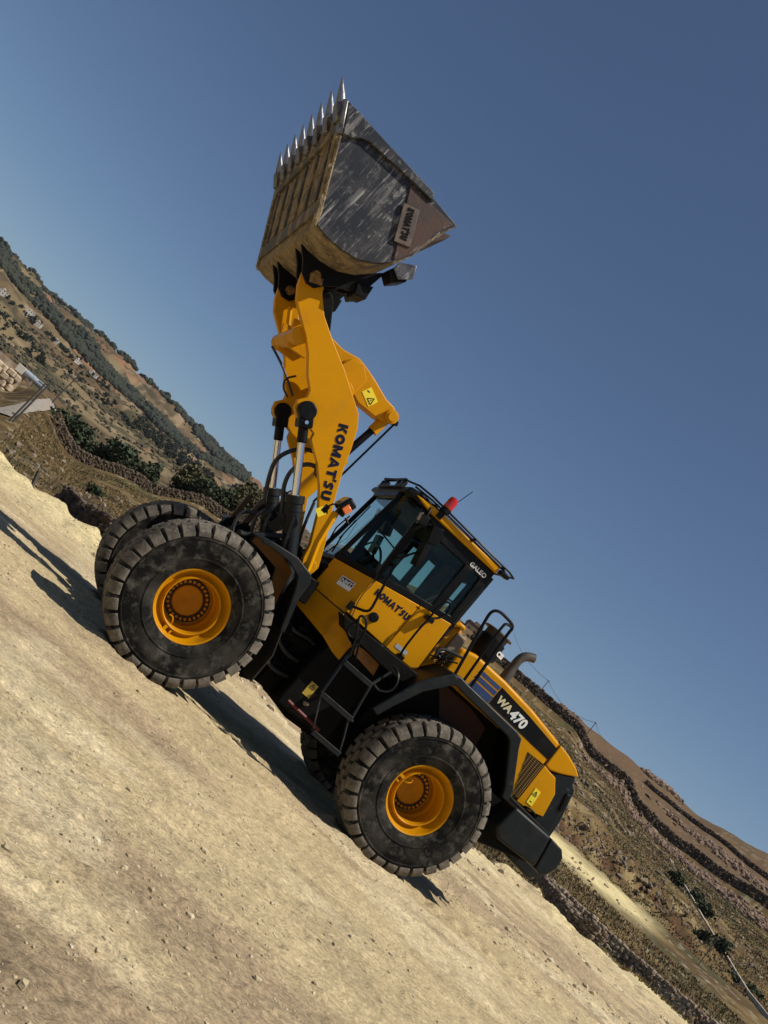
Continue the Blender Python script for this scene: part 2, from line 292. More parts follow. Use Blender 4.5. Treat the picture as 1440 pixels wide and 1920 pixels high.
def on_ray(az, el, r0=22, r1=2600, up=0.0):   # where the ground is met in this bearing and elevation
    r = np.concatenate([np.arange(r0, 200, .5), np.geomspace(200, r1, 900)]); a = math.radians(az)
    x = CAM.x-r*math.sin(a); y = CAM.y-r*math.cos(a); z = height(x, y)
    e = np.degrees(np.arctan2(z+up-CAM.z, r)); k = np.argmax(e >= el); k = k if e[k] >= el else int(np.argmax(e))
    return Vector((x[k], y[k], z[k])), r[k]
def bear(az, r):
    a = math.radians(az); x = CAM.x-r*math.sin(a); y = CAM.y-r*math.cos(a); return Vector((x, y, float(height(np.array([x]), np.array([y]))[0])))
def gz(x, y): return float(height(np.array([x]), np.array([y]))[0])
A_ = np.concatenate([np.linspace(-180, -34, 60)[:-1], np.linspace(-34, 56, 720), np.linspace(56, 180, 50)[1:]])
Rr = np.concatenate([[.05], np.geomspace(1.2, 18, 420), np.geomspace(18.1, 130, 330), np.geomspace(131, 3200, 240)])
AA, RR = np.meshgrid(A_, Rr); ar = np.radians(AA); GX = CAM.x-RR*np.sin(ar); GY = CAM.y-RR*np.cos(ar)
GZ = height(GX, GY); nr, na = GX.shape
idx = np.arange(nr*na).reshape(nr, na)
GF = np.stack([idx[:-1, :-1], idx[1:, :-1], idx[1:, 1:], idx[:-1, 1:]], -1).reshape(-1, 4)
def mixc(c, d, w): w = np.clip(w, 0, 1)[..., None]; return c*(1-w)+np.array(d)*w
def sm(x, a, b): t = np.clip((x-a)/(b-a), 0, 1); return t*t*(3-2*t)
def ground_colour(x, y):
    az, r = polar(x, y); C3 = np.zeros(x.shape+(3,))+np.array((.50, .40, .235))
    C3 = mixc(C3, (.33, .245, .155), sm(fbm(x*.22, y*.55, 5, 101), .0, .16)*.8)
    C3 = mixc(C3, (.62, .52, .33), sm(fbm(x*.5, y*.9, 5, 111), .06, .18)*.7)
    C3 = mixc(C3, (.43, .34, .195), sm(fbm(x*3.5, y*4.5, 4, 121), .08, .25)*.5)
    wn_ = fbm(x*.4, y*.4, 3, 131)*3
    r0 = np.interp(az, [-60, 0, 12, 24, 29, 33, 34.7, 39, 60], [20.6, 21.5, 23.5, 26.5, 28, 38, 31, 38, 39])
    C3 = mixc(C3, (.60, .50, .28), sm(r, r0-7, r0-3))
    field = mixc(np.zeros_like(C3)+np.array((.095, .062, .027)), (.19, .135, .055), sm(fbm(x*.18, y*.5, 4, 141), -.05, .18)*.75)
    field = mixc(field, (.065, .062, .028), sm(fbm(x*.22, y*.22, 4, 151), .04, .16)*.75)
    field = mixc(field, (.34, .29, .20), sm(fbm(x*1.5, y*1.5, 3, 161), .17, .24)*.7)
    C3 = C3*(1-sm(r+wn_*.5, r0+.3, r0+1.8))[..., None]+field*sm(r+wn_*.5, r0+.3, r0+1.8)[..., None]
    red = np.clip(1-np.abs(r-97)/11, 0, 1)*(az < 7)
    C3 = mixc(C3, (.20, .09, .042), sm(red, 0, .5)*.8*(az > -5.6))
    ri = az > 14
    C3 = mixc(C3, (.62, .52, .27), ri*sm(az, 27, 29)*sm(45-az, 5, 8)*np.exp(-((r-77-(az-32)*.3)/6.5)**2)*1.2*(fbm(x*.6, y*.6, 3, 171)+.95))
    cl = ri*sm(az, 26, 30)*sm(r, 83, 88)*(1-sm(r, 106, 112)); cn = fbm(x*.35, y*.35, 5, 181)
    C3 = mixc(C3, (.16, .11, .048), cl*.85); C3 = mixc(C3, (.10, .052, .027), cl*sm(cn, .02, .14)); C3 = mixc(C3, (.30, .23, .115), cl*sm(-cn, .08, .2)*.7)
    top = ri*sm(r, 188, 198); C3 = mixc(C3, (.13, .080, .046), top*(.55+.3*sm(fbm(x*.03, y*.03, 4, 191), -.1, .1)))
    fr = (~ri)*sm(r, 120, 200)
    far = mixc(np.zeros_like(C3)+np.array((.125, .082, .042)), (.19, .145, .078), sm(fbm(x*.012, y*.012, 4, 201), -.05, .15))
    far = mixc(far, (.055, .05, .027), sm(fbm(x*.05, y*.05, 5, 211), .03, .12)*.85); far = mixc(far, (.27, .20, .12), sm(fbm(x*.09, y*.03, 4, 221), .14, .2)*.8); far = mixc(far, (.05, .045, .025), sm(fbm(x*.03, y*.16, 4, 223), .12, .17)*.8)
    far = mixc(far, (.26, .13, .07), sm(fbm(x*.008, y*.02, 3, 231), .14, .2)*.7)
    C3 = C3*(1-fr)[..., None]+far*fr[..., None]
    return C3
GC = ground_colour(GX.ravel(), GY.ravel())
def ground_mat():
    M = bpy.data.materials.new('dry_earth'); M.use_nodes = True; T = M.node_tree; N = T.nodes; L = T.links; b = N['Principled BSDF']
    b.inputs['Roughness'].default_value = .95; b.inputs['Specular IOR Level'].default_value = .15
    at = N.new('ShaderNodeAttribute'); at.attribute_name = 'tone'; ge = N.new('ShaderNodeNewGeometry')
    mp = N.new('ShaderNodeMapping'); mp.inputs['Scale'].default_value = (.8, 1.1, 1); L.new(ge.outputs['Position'], mp.inputs[0])
    col = at.outputs['Color']
    for sc, det, lo, hi, c0, c1 in ((1.3, 8, .36, .66, .86, 1.12), (16, 7, .36, .62, .82, 1.14), (60, 6, .36, .62, .74, 1.20), (30, 3, .61, .69, 1.0, .58), (8, 7, .56, .72, 1.02, .72)):
        n = N.new('ShaderNodeTexNoise'); n.inputs['Scale'].default_value = sc; n.inputs['Detail'].default_value = det; L.new(mp.outputs[0], n.inputs[0])
        r = N.new('ShaderNodeMapRange'); r.inputs[1].default_value = lo; r.inputs[2].default_value = hi; r.inputs[3].default_value = c0; r.inputs[4].default_value = c1; L.new(n.outputs[0], r.inputs[0])
        mx = N.new('ShaderNodeVectorMath'); mx.operation = 'SCALE'; L.new(col, mx.inputs[0]); L.new(r.outputs[0], mx.inputs['Scale']); col = mx.outputs[0]
    L.new(col, b.inputs['Base Color']); nrm = None
    for sc, dist, st in ((70, .010, .7), (20, .035, .8)):
        n = N.new('ShaderNodeTexNoise'); n.inputs['Scale'].default_value = sc; n.inputs['Detail'].default_value = 8; n.inputs['Roughness'].default_value = .65; L.new(mp.outputs[0], n.inputs[0])
        bp = N.new('ShaderNodeBump'); bp.inputs['Strength'].default_value = st; bp.inputs['Distance'].default_value = dist; L.new(n.outputs[0], bp.inputs['Height'])
        if nrm: L.new(nrm, bp.inputs['Normal'])
        nrm = bp.outputs[0]
    L.new(nrm, b.inputs['Normal']); return M
gr = fast('ground', np.stack([GX, GY, GZ], -1).reshape(-1, 3), GF, ground_mat(), smooth=True, cols=GC); tag(gr, kind='structure')

# ------------------------------------------------------------------ rocks, walls, vegetation
def ico(sub=1):
    bm = bmesh.new(); bmesh.ops.create_icosphere(bm, subdivisions=sub, radius=1); V = np.array([v.co[:] for v in bm.verts]); F = np.array([[v.index for v in f.verts] for f in bm.faces]); bm.free(); return V, F
I1 = ico(1); I2 = ico(2)
def cubestone():
    bm = bmesh.new(); bmesh.ops.create_cube(bm, size=1.7); bmesh.ops.bevel(bm, geom=bm.edges[:], offset=.32, segments=1, affect='EDGES'); bmesh.ops.triangulate(bm, faces=bm.faces[:])
    V = np.array([v.co[:] for v in bm.verts]); F = np.array([[v.index for v in f.verts] for f in bm.faces]); bm.free(); return V, F
CB1 = cubestone()
def blobs(P, Sz, base=I1, squash=(1, 1, .7), rough=.35, flat=True):
    bv, bf = base; n = len(P); k = len(bv)
    th = rng.random(n)*2*PI; c, s = np.cos(th), np.sin(th)
    sc = np.asarray(Sz)[:, None, None]*(np.array(squash)*(1+(rng.random((n, 1, 3))-.5)*rough*1.4))
    V = bv[None]*(1+(rng.random((n, k, 1))-.5)*rough)*sc
    V = np.stack([V[..., 0]*c[:, None]-V[..., 1]*s[:, None], V[..., 0]*s[:, None]+V[..., 1]*c[:, None], V[..., 2]], -1)+np.asarray(P)[:, None]
    F = bf[None]+(np.arange(n)*k)[:, None, None]
    return V.reshape(-1, 3), F.reshape(-1, 3)
STONE = mat('limestone', (.34, .27, .19), .9, noise=[(1.1, 5, (.20, .14, .095), .42, .6), (6, 5, (.45, .38, .29), .55, .75)], bump=(12, .4, .03))
STONER = mat('reddish_limestone', (.22, .15, .10), .9, noise=[(1.1, 5, (.12, .07, .048), .42, .6), (4, 5, (.36, .29, .22), .55, .72)], bump=(12, .4, .03))
STONEB = mat('brown_field_stone', (.20, .15, .10), .9, noise=[(2.1, 5, (.10, .07, .048), .42, .6), (7, 5, (.40, .33, .24), .52, .70)], bump=(12, .4, .03))
STONEF = mat('field_wall_stone', (.13, .095, .06), .9, noise=[(2.1, 5, (.08, .055, .036), .42, .6), (7, 5, (.26, .205, .14), .55, .72)], bump=(12, .4, .03))
STONED = mat('dark_and_shaded_stone', (.12, .085, .058), .95, noise=[(1.1, 5, (.05, .035, .026), .42, .6), (5, 5, (.17, .13, .10), .6, .75)], bump=(12, .4, .03))
PEB = mat('pale_gravel', (.50, .41, .25), .92, noise=[(6, 4, (.34, .27, .17), .4, .6), (9, 3, (.64, .56, .40), .55, .65)])
def scatter_polar(n, a0, a1, r0, r1, pw=1.0):
    az = rng.uniform(a0, a1, n); r = (rng.random(n)**pw)*(r1-r0)+r0; a = np.radians(az); x = CAM.x-r*np.sin(a); y = CAM.y-r*np.cos(a); return x, y, height(x, y), r
x, y, z, r = scatter_polar(24000, -18, 52, 2.2, 24, 1.0); k = (.12+fbm(x*.7, y*.7, 4, 301)*4.5 > rng.random(len(x)))
x, y, z, r = x[k], y[k], z[k], r[k]; s_ = .002+.008*rng.random(len(x))**3+.018*rng.random(len(x))**18+.0003*r
V, F = blobs(np.stack([x, y, z+s_*.2], -1), s_); tag(fast('gravel', V, F, PEB), 'small pale stones scattered over the beige dirt pad', 'gravel', kind='stuff')
P_ = []
for _ in range(48):
    a_, r_ = rng.uniform(-12, 50), 2.6+14*rng.random()**1.2; cx, cy = CAM.x-r_*math.sin(math.radians(a_)), CAM.y-r_*math.cos(math.radians(a_)); n_ = int(rng.integers(10, 40)); sp_ = rng.uniform(.05, .22)
    for _ in range(n_): P_.append((cx+rng.normal()*sp_*1.6, cy+rng.normal()*sp_, .003+.013*rng.random()**3))
P_ = np.array(P_); z = height(P_[:, 0], P_[:, 1]); V, F = blobs(np.c_[P_[:, 0], P_[:, 1], z+P_[:, 2]*.3], P_[:, 2], CB1, squash=(1.2, 1, .7), rough=.6)
tag(fast('crumbled_lumps', V, F, PEB), 'little clusters of crumbled dry earth lying on the pad', 'rubble', kind='stuff')
x, y, z, r = scatter_polar(9000, -14, 56, 15.5, 38, .9); k = fbm(x*.5, y*.5, 3, 303) > .0; x, y, z, r = x[k], y[k], z[k], r[k]; s_ = .015+.10*rng.random(len(x))**8
V, F = blobs(np.stack([x, y, z+s_*.15], -1), s_); tag(fast('dirt_clods', V, F, PEB), 'crumbled clods and stones along the far edge of the pad', 'rubble', kind='stuff')
def rubble(name, label, pts, n, sz, spread, mt=STONER):
    P = []; 
    for _ in range(n):
        t = rng.random()*(len(pts)-1); i = int(t); p = pts[i].lerp(pts[min(i+1, len(pts)-1)], t-i); P.append((p.x+rng.normal()*spread, p.y+rng.normal()*spread))
    P = np.array(P); zz = height(P[:, 0], P[:, 1]); s_ = sz*(.35+rng.random(n)**2); V, F = blobs(np.c_[P, zz+s_*.3], s_, squash=(1, 1, .8), rough=.6)
    return tag(fast(name, V, F, mt), label, 'rubble', kind='stuff')
def stone_wall(name, label, pts, h, size, thick=.5, mt=STONE, base_drop=.3, levels=None):
    P = []; Sx = []
    L = 0; segs = []
    for a, b in zip(pts[:-1], pts[1:]): d = math.hypot(b[0]-a[0], b[1]-a[1]); segs.append((a, b, d))
    for a, b, d in segs:
        n = max(1, int(d/size)); 
        for i in range(n):
            t = (i+.5)/n; x = a[0]+(b[0]-a[0])*t; y = a[1]+(b[1]-a[1])*t
            nx, ny = -(b[1]-a[1])/d, (b[0]-a[0])/d; g0 = gz(x, y)-base_drop; rows = int((h+base_drop)/(size*.72))+1
            for k in range(rows):
                for side in (-1, 1):
                    o = side*thick*.35+rng.normal()*size*.08; jx = rng.normal()*size*.3
                    P.append((x+nx*o+(b[0]-a[0])/d*jx+(size*.5*(k % 2))*(b[0]-a[0])/d, y+ny*o+(b[1]-a[1])/d*jx, g0+(k+.5)*size*.72+rng.normal()*size*.15)); Sx.append(size*(.48+.16*rng.random()))
    V, F = blobs(np.array(P), np.array(Sx)*rng.uniform(.75, 1.25, len(Sx)), CB1, squash=(1.1, 1.1, .75), rough=.34)
    return tag(fast(name, V, F, mt), label, 'stone wall')
def line(specs): return [bear(a, r) for a, r in specs]
stone_wall('dry_stone_wall', 'low dry stone wall just behind the left edge of the pad', line([(-9, 29.5), (-5, 30), (-2, 30.5), (1, 31.5), (5, 33)]), .40, .17, mt=STONEB)
pw = line([(-2.6, 29.0), (-1.0, 26.0), (.3, 23.8), (1.0, 23.2)]); stone_wall('dry_stone_wall', 'short dark stone wall end standing behind the far front tyre', pw, .95, .17, mt=STONED)  # shaded face of the wall end, put into the dark stone colour
stone_wall('dry_stone_wall', 'long terrace wall of small stones below the row of dark trees', line([(-6.2, 86), (-4, 86), (0, 86), (4, 86), (7.5, 86), (12, 88)]), .85, .22, mt=STONEF)
stone_wall('dry_stone_wall', 'curving stone wall below the counterweight running to the lower right corner', line([(32.6, 51), (35.6, 51), (39.1, 51), (42.3, 51), (46, 52), (50, 53)]), .70, .20, mt=STONE)
stone_wall('dry_stone_wall', 'short stone wall corner rising from the right edge of the pad', line([(32.8, 47), (34.0, 42), (35.4, 38), (37.0, 36)]), 1.05, .20, mt=STONEB)
stone_wall('dry_stone_wall', 'long dark wall crossing the upper right hillside', line([(21, 186), (25, 186), (29, 186), (32, 186), (35, 186), (38, 186), (42, 186), (47, 186)]), 1.35, .5, thick=1.0, mt=STONED)
stone_wall('dry_stone_wall', 'upper wall close below the right skyline', line([(34, 262), (37, 258), (40, 250), (44, 240), (48, 235)]), 1.1, .5, thick=.8, mt=STONED)
rubble('rubble_slope', 'band of tumbled stones below the long hillside wall', line([(31, 182), (35, 178), (39, 176), (44, 172), (48, 170)]), 1900, .45, 3.8)
rubble('rubble_heap', 'large heap of pale rubble between the two hillside walls', line([(36.5, 232), (38.5, 226), (40.5, 220), (43.5, 212)]), 800, .55, 3.4)
rubble('rubble_heap', 'rubble heap standing up on the right skyline', line([(34.0, 288), (34.9, 290), (35.6, 292)]), 320, .9, 1.5)
rubble('rubble_heap', 'small reddish rubble heap on the skyline between the two utility poles', line([(28.1, 289), (29.2, 289)]), 150, .7, 1.1)
rubble('field_stones', 'loose white stones dotting the dry slopes', line([(-8, 40), (-4, 60), (0, 45), (3, 70), (6, 50)]), 300, .17, 9, STONEB)
rubble('field_stones', 'loose stones lying on the slope right of the loader', line([(25, 150), (30, 140), (34, 130), (40, 140)]), 420, .30, 14, STONEB)
rubble('crag_stones', 'brown rocks breaking out of the eroded bank beyond the bright track', line([(28, 92), (33, 98), (38, 100), (43, 98)]), 900, .24, 4, STONEB)
rubble('field_stones', 'stones fallen on the bright dirt track right of the counterweight', line([(30, 72), (34, 74), (38, 70)]), 60, .16, 3, STONE)
# grass tufts
GRS = mat('dry_grass_blades', (.17, .115, .045), .9, noise=[(.12, 4, (.07, .065, .026), .45, .6), (.6, 4, (.26, .19, .085), .5, .7)])
def tufts(name, label, n, a0, a1, r0, r1, hgt):
    x, y, z, r = scatter_polar(n, a0, a1, r0, r1, 1.0); k = (fbm(x*.15, y*.15, 3, 401)+.12 > rng.random(n)*.3-.1) & ~((a0 > 20) & (r > 69) & (r < 85)); x, y, z, r = x[k], y[k], z[k], r[k]; n = len(x)
    th = rng.random(n)*2*PI; w = (.012+.0006*r)*(1+rng.random(n)); hh = hgt*(.5+rng.random(n)); dx = np.cos(th)*w; dy = np.sin(th)*w; ln = rng.normal(size=(n, 2))*hh[:, None]*.4
    V = np.stack([np.stack([x-dx, y-dy, z-.05], -1), np.stack([x+dx, y+dy, z-.05], -1), np.stack([x+ln[:, 0], y+ln[:, 1], z+hh], -1)], 1).reshape(-1, 3)
    tag(fast(name, V, np.arange(n*3).reshape(-1, 3), GRS), label, 'grass', kind='stuff')
tufts('dry_grass', 'dry brown grass on the field below the left terrace wall', 70000, -7.2, 12, 23, 84, .11)
tufts('dry_grass', 'dry straw coloured grass on the slopes right of the loader', 120000, 24, 52, 36, 175, .13)
LEAF = mat('dark_evergreen_foliage', (.026, .044, .016), .8, noise=[(.5, 4, (.055, .065, .025), .42, .62), (3, 3, (.012, .02, .010), .5, .7)])
LEAFO = mat('olive_foliage', (.085, .078, .030), .85, noise=[(.6, 4, (.045, .05, .02), .42, .62), (3, 3, (.13, .11, .045), .5, .7)])
BARK = mat('bark', (.10, .075, .05), .9)
FAR = mat('distant_pine_foliage', (.020, .026, .016), .9, noise=[(.03, 4, (.032, .036, .02), .42, .62)])
def leafcloud(n, rad, size, seed, clumps=26):
    g = np.random.default_rng(seed); c = g.normal(size=(clumps, 3)); c /= np.linalg.norm(c, axis=1)[:, None]; c *= (g.random((clumps, 1))**.5)*np.array(rad)*.85
    P = c[g.integers(0, clumps, n)]+g.normal(size=(n, 3))*np.array(rad)*.20
    a = g.normal(size=(n, 3)); a /= np.linalg.norm(a, axis=1)[:, None]; b = np.cross(a, g.normal(size=(n, 3))); b /= np.linalg.norm(b, axis=1)[:, None]
    s = size*(.5+g.random((n, 1))); V = np.stack([P-a*s, P+b*s*.6, P+a*s, P-b*s*.6], 1).reshape(-1, 3); return V, np.arange(n*4).reshape(-1, 4)
def bush(p, rad, label, group, lm=LEAF, seed=1, trunk=True, n=1500):
    t = thing('evergreen_tree' if trunk else 'shrub', label, 'tree' if trunk else 'shrub', p, group)
    V, F = leafcloud(n, rad, .16*max(rad)**.5, seed); V = V+np.array((0, 0, rad[2]*1.0+(.3 if trunk else 0))); fast('crown', V, F, lm, t)
    b = MB(); b.tube([(0, 0, -.3), (.05, 0, rad[2]*.5), (0, .05, rad[2]*1.3)], [.14, .1, .04], 7)
    for k in range(4): a = k*1.7+seed; b.tube([(.03, 0, rad[2]*.5), (math.cos(a)*rad[0]*.5, math.sin(a)*rad[1]*.5, rad[2]*1.2)], [.06, .02], 5)
    b.build('trunk', BARK, t); return t
for k, (az, r, ra, lm, lb) in enumerate([
    (-5.3, 90, (2.2, 2.2, 1.5), LEAF, 'dark wide evergreen beside the end of the pale road'),
    (-4.1, 92, (2.0, 2.0, 1.9), LEAF, 'dark evergreen second along the terrace from the road'),
    (-3.0, 91, (1.8, 1.8, 1.4), LEAF, 'low dark evergreen in the gap over the red soil strip'),
    (-1.7, 90, (2.5, 2.2, 1.7), LEAF, 'broad green evergreen in the middle of the terrace row'),
    (-.2, 91, (1.7, 1.7, 1.8), LEAF, 'rounded evergreen just left of the dark stone hollow'),
    (1.9, 92, (1.7, 1.7, 2.3), LEAFO, 'olive brown tree standing above the terrace hollow'),
    (3.0, 90, (2.2, 2.2, 1.5), LEAF, 'dark bush right of the olive brown tree on the terrace'),
    (4.2, 90, (2.1, 2.1, 1.6), LEAF, 'dark evergreen above the far front tyre on the terrace'),
    (5.4, 91, (2.4, 2.2, 2.5), LEAFO, 'tall feathery olive green tree left of the lift cylinders'),
    (6.7, 92, (2.0, 2.0, 1.8), LEAFO, 'olive green bush partly hidden by the lift cylinders'),
    ]): bush(bear(az, r)-Vector((0, 0, .5)), tuple(q*.78 for q in ra), lb, 'trees along the terrace wall', lm, seed=k+3)
for k, (az, r, s, lb) in enumerate([(-1.6, 55, .5, 'small dark shrub alone in the middle of the dry field'), (1.2, 42, .45, 'small grey green shrub low in the dry field above the tyre'), (2.4, 62, .6, 'dark shrub near the terrace wall above the tyre'), (.2, 33, .35, 'little shrub growing beside the near stone wall'),
    (38.3, 120, 1.0, 'round dark shrub right beside the top of the pale concrete wall'), (39.6, 122, .9, 'second dark shrub right of the pale concrete wall'), (40.3, 118, 1.1, 'dark shrub pair below the rubble band'), (41.0, 105, 1.0, 'dark shrub on the reddish slope near the concrete wall'), (42.0, 112, 1.1, 'large dark shrub on the reddish slope'), (43.2, 100, .9, 'dark shrub low on the reddish slope'), (44.4, 98, 1.0, 'dark shrub at the right picture edge'), (41.9, 95, .7, 'small shrub close to the pale concrete wall')]):
    bush(bear(az, r)-Vector((0, 0, .1)), (s, s, s*.7), lb, 'scattered shrubs', seed=40+k, trunk=False, n=700)
# distant forest as one mass, olive trees as things
def forest():
    P = []; Sz = []
    n = 260000; az = rng.uniform(-26, 13, n); r = rng.uniform(850, 2500, n); a = np.radians(az); x = CAM.x-r*np.sin(a); y = CAM.y-r*np.cos(a); z = height(x, y); el = np.degrees(np.arctan2(z-CAM.z, r))
    d = fbm(x*.004, y*.004, 4, 501); lo = np.interp(az, [-26, -14, -8, -4, 0, 3, 4.5, 13], [4.2, 4.1, 3.5, 3.4, 3.35, 3.9, 4.4, 4.4]); 
    k = (el > lo+fbm(x*.02, y*.02, 3, 511)*.5) & (d+.24 > rng.random(n)*.30) & (r < 1560)
    # open strip along the ridge
    t1 = np.interp(az, [-26, -9, -7.8, -6, -4, -1.9, .1, 1.5, 3, 4.5], [6, 6, 4.6, 4.05, 3.96, 3.97, 3.75, 3.9, 4.3, 4.4]); t2 = np.interp(az, [-8, -5, -2.8, -.5, 1.9, 3, 4.5], [5.0, 5.0, 5.0, 4.75, 4.4, 4.3, 4.3])
    jj = fbm(x*.015, y*.015, 3, 521)*.25; k &= (el < t1+jj) | (el > t2+jj); k &= az < 4.4
    x, y, z, r = x[k][:26000], y[k][:26000], z[k][:26000], r[k][:26000]; s = 1.9+2.2*rng.random(len(x))
    V, F = blobs(np.stack([x, y, z+s*.5], -1), s, squash=(1, 1, .95), rough=.4)
    tag(fast('pine_forest', V, F, FAR), 'dark pine forest covering the distant ridge', 'forest', kind='stuff')
forest()
SCR = mat('dull_scrub', (.050, .046, .026), .95, noise=[(.03, 4, (.07, .06, .033), .42, .62)])
def scrub():
    x, y, z, r = scatter_polar(26000, -24, 13, 240, 1500, .8); az, _ = polar(x, y); el = np.degrees(np.arctan2(z-CAM.z, r)); g = (az > -3) & (az < 3) & (el > 2.3) & (el < 3.5)
    k = (fbm(x*.012, y*.012, 4, 601) > .07+.12*rng.random(len(x))) | (g & (rng.random(len(x)) < .8)); x, y, z, r = x[k], y[k], z[k], r[k]; s = .35+.8*rng.random(len(x))+.0005*r
    V, F = blobs(np.stack([x, y, z+s*.3], -1), s, rough=.5); tag(fast('hillside_scrub', V, F, SCR), 'dark scrub dotted over the distant brown hillside', 'scrub', kind='stuff')
scrub()
om = []
for k in range(5):
    V, F = leafcloud(130, (1.9, 1.9, 1.5), .55, 900+k, 9); me_ = fast('olive_tree', V+np.array((0, 0, 1.6)), F, FAR); om.append(me_.data); bpy.data.objects.remove(me_)
def olive(az0, az1, e0, e1, n, label, group, s0=1.0):
    for _ in range(n):
        az = random.uniform(az0, az1); el = random.uniform(e0, e1); p, r = on_ray(az, el, 150)
        o = bpy.data.objects.new('olive_tree', random.choice(om)); COL.objects.link(o); o.location = p; s = random.uniform(.7, 1.3)*s0; o.scale = (s, s, s); o.rotation_euler = (0, 0, random.random()*6.28)
        tag(o, label, 'tree', group)
olive(-2.6, 2.8, 2.45, 3.5, 190, 'small round olive tree in the dotted grove below the distant forest', 'olive trees in the far grove', .85)
olive(-13, -8.5, 1.4, 2.2, 30, 'small dark tree scattered on the brown slope at the left edge', 'trees on the far left slope', .8)
olive(-12.8, -5, 2.9, 3.15, 42, 'dark garden tree around the distant white houses', 'trees around the distant houses', 1.1)
olive(3.5, 5.6, 3.4, 4.1, 9, 'lone round tree on the pale distant hillside left of the lift cylinders', 'lone trees on the distant hillside', 1.6)
olive(-7.5, -2.5, 2.2, 2.75, 26, 'small tree in the reddish field below the distant houses', 'trees in the far reddish field', .8)
# distant houses
HW = mat('white_render', (.55, .50, .43), .8); HT = mat('old_stone_masonry', (.20, .14, .10), .9, noise=[(1.2, 5, (.13, .09, .065), .4, .6)], bump=(4, .4, .1)); DK = mat('dark_window_opening', (.015, .014, .013), .5)
def house(p, dims, rot, label, wm, nwin=2, floors=1, group=None, name='house'):
    t = thing(name, label, 'house', p, group); t.rotation_euler = (0, 0, rot); w, d, h = dims
    MB().box((0, 0, h/2-1), (w, d, h+2)).build('wall', wm, t, smooth=0)
    rb = MB().box((0, 0, h+.12), (w+.3, d+.3, .24)); rb.box((w*.2, 0, h+.7), (w*.25, d*.4, .9)); rb.build('roof', wm, t, smooth=0)
    for f in range(floors):
        for i in range(nwin): MB().box((w*((i+.5)/nwin-.5), d/2+.02, h*(f+.55)/floors), (w/nwin*.34, .1, h/floors*.38)).build('window', DK, t, smooth=0)
    return t
for az, el, dm, lb in [(-12.6, 2.95, (11, 8, 6), 'white house at the far left picture edge'), (-10.9, 3.05, (12, 9, 8), 'tall white villa among dark trees on the far slope'), (-10.2, 3.0, (9, 8, 6), 'smaller white villa wing right of the tall white villa'), (-8.9, 3.0, (7, 6, 4), 'tiny white house right of the villas'), (-7.3, 3.0, (8, 7, 4), 'pale house at the forest foot above the reddish field'), (-6.2, 3.1, (13, 7, 3.5), 'long low pale building at the forest foot')]:
    p, r = on_ray(az, el, 300); a = math.radians(az); house(p, tuple(q*.62 for q in dm), -a+random.uniform(-.4, .4), lb, HW, 3, 2, 'distant houses')
p = bear(21.5, 235); p.z = zel(235, 7.0)-5; house(p, (9.5, 7, 5), -math.radians(21.6)+.1, 'old stone house with dark windows on the ridge behind the cab', HT, 5, 1)
# utility poles
WOOD = mat('weathered_pole', (.07, .06, .05), .8); WIR = mat('dark_wire', (.03, .03, .035), .5)
tops = []
ORD = ['first', 'second', 'third', 'fourth', 'fifth', 'sixth', 'last']
for az, eb, et, lb in [(26.3, 6.1, 7.35, 'utility pole on the skyline just right of the exhaust pipe'), (29.9, 5.6, 7.2, 'utility pole on the skyline right of the hood end'), (35.6, 3.2, 5.1, 'thin dark pole on the slope right of the loader'), (41.6, .5, 2.3, 'thin leaning pole low at the right beside the gully')]:
    p, r = on_ray(az, eb, 80); h = (math.tan(math.radians(et))-math.tan(math.radians(eb)))*r
    t = thing('utility_pole', lb, 'pole', p, 'poles on the right hillside'); MB().tube([(0, 0, -.5), (0, 0, h)], [.0005*r, .0004*r], 8).build('post', WOOD, t)
    MB().box((0, 0, h-.15), (.004*r, .08, .1)).build('crossarm', WOOD, t); tops.append(p+Vector((0, 0, h-.1)))
def wire(a, b, sag, name, label, r=.02):
    P = [a.lerp(b, i/14)-Vector((0, 0, sag*4*(i/14)*(1-i/14))) for i in range(15)]; o = MB().tube(P, r, 5).build(name, WIR); tag(o, label, 'wire'); return o
wire(bear(22.9, 235)+Vector((0, 0, 7)), tops[0], 1.2, 'power_line', 'thin wire from the stone house to the first skyline pole', .035)
wire(tops[0], tops[1], 1.6, 'power_line', 'thin wire sagging between the two skyline poles', .035)
wire(tops[1], bear(31.2, 292)+Vector((0, 0, .5)), .8, 'power_line', 'thin wire dropping from the second pole behind the ridge', .035)
for az, eb, et, lb in [(-7.72, -2.05, .85, 'first dark pole of the close pair beside the pale road'), (-7.55, -1.95, 1.2, 'second dark pole of the close pair beside the pale road'), (-6.75, .3, 2.6, 'taller dark pole beyond the bend of the road')]:
    p, r = on_ray(az, eb, 40, 120) ; h = (math.tan(math.radians(et))-math.tan(math.radians(eb)))*r
    t = thing('utility_pole', lb, 'pole', p, 'poles by the left road'); MB().tube([(0, 0, -.4), (0, 0, h)], [.075, .055], 8).build('post', WOOD, t)
    MB().box((0, 0, h-.1), (.8, .07, .08)).build('crossarm', WOOD, t)
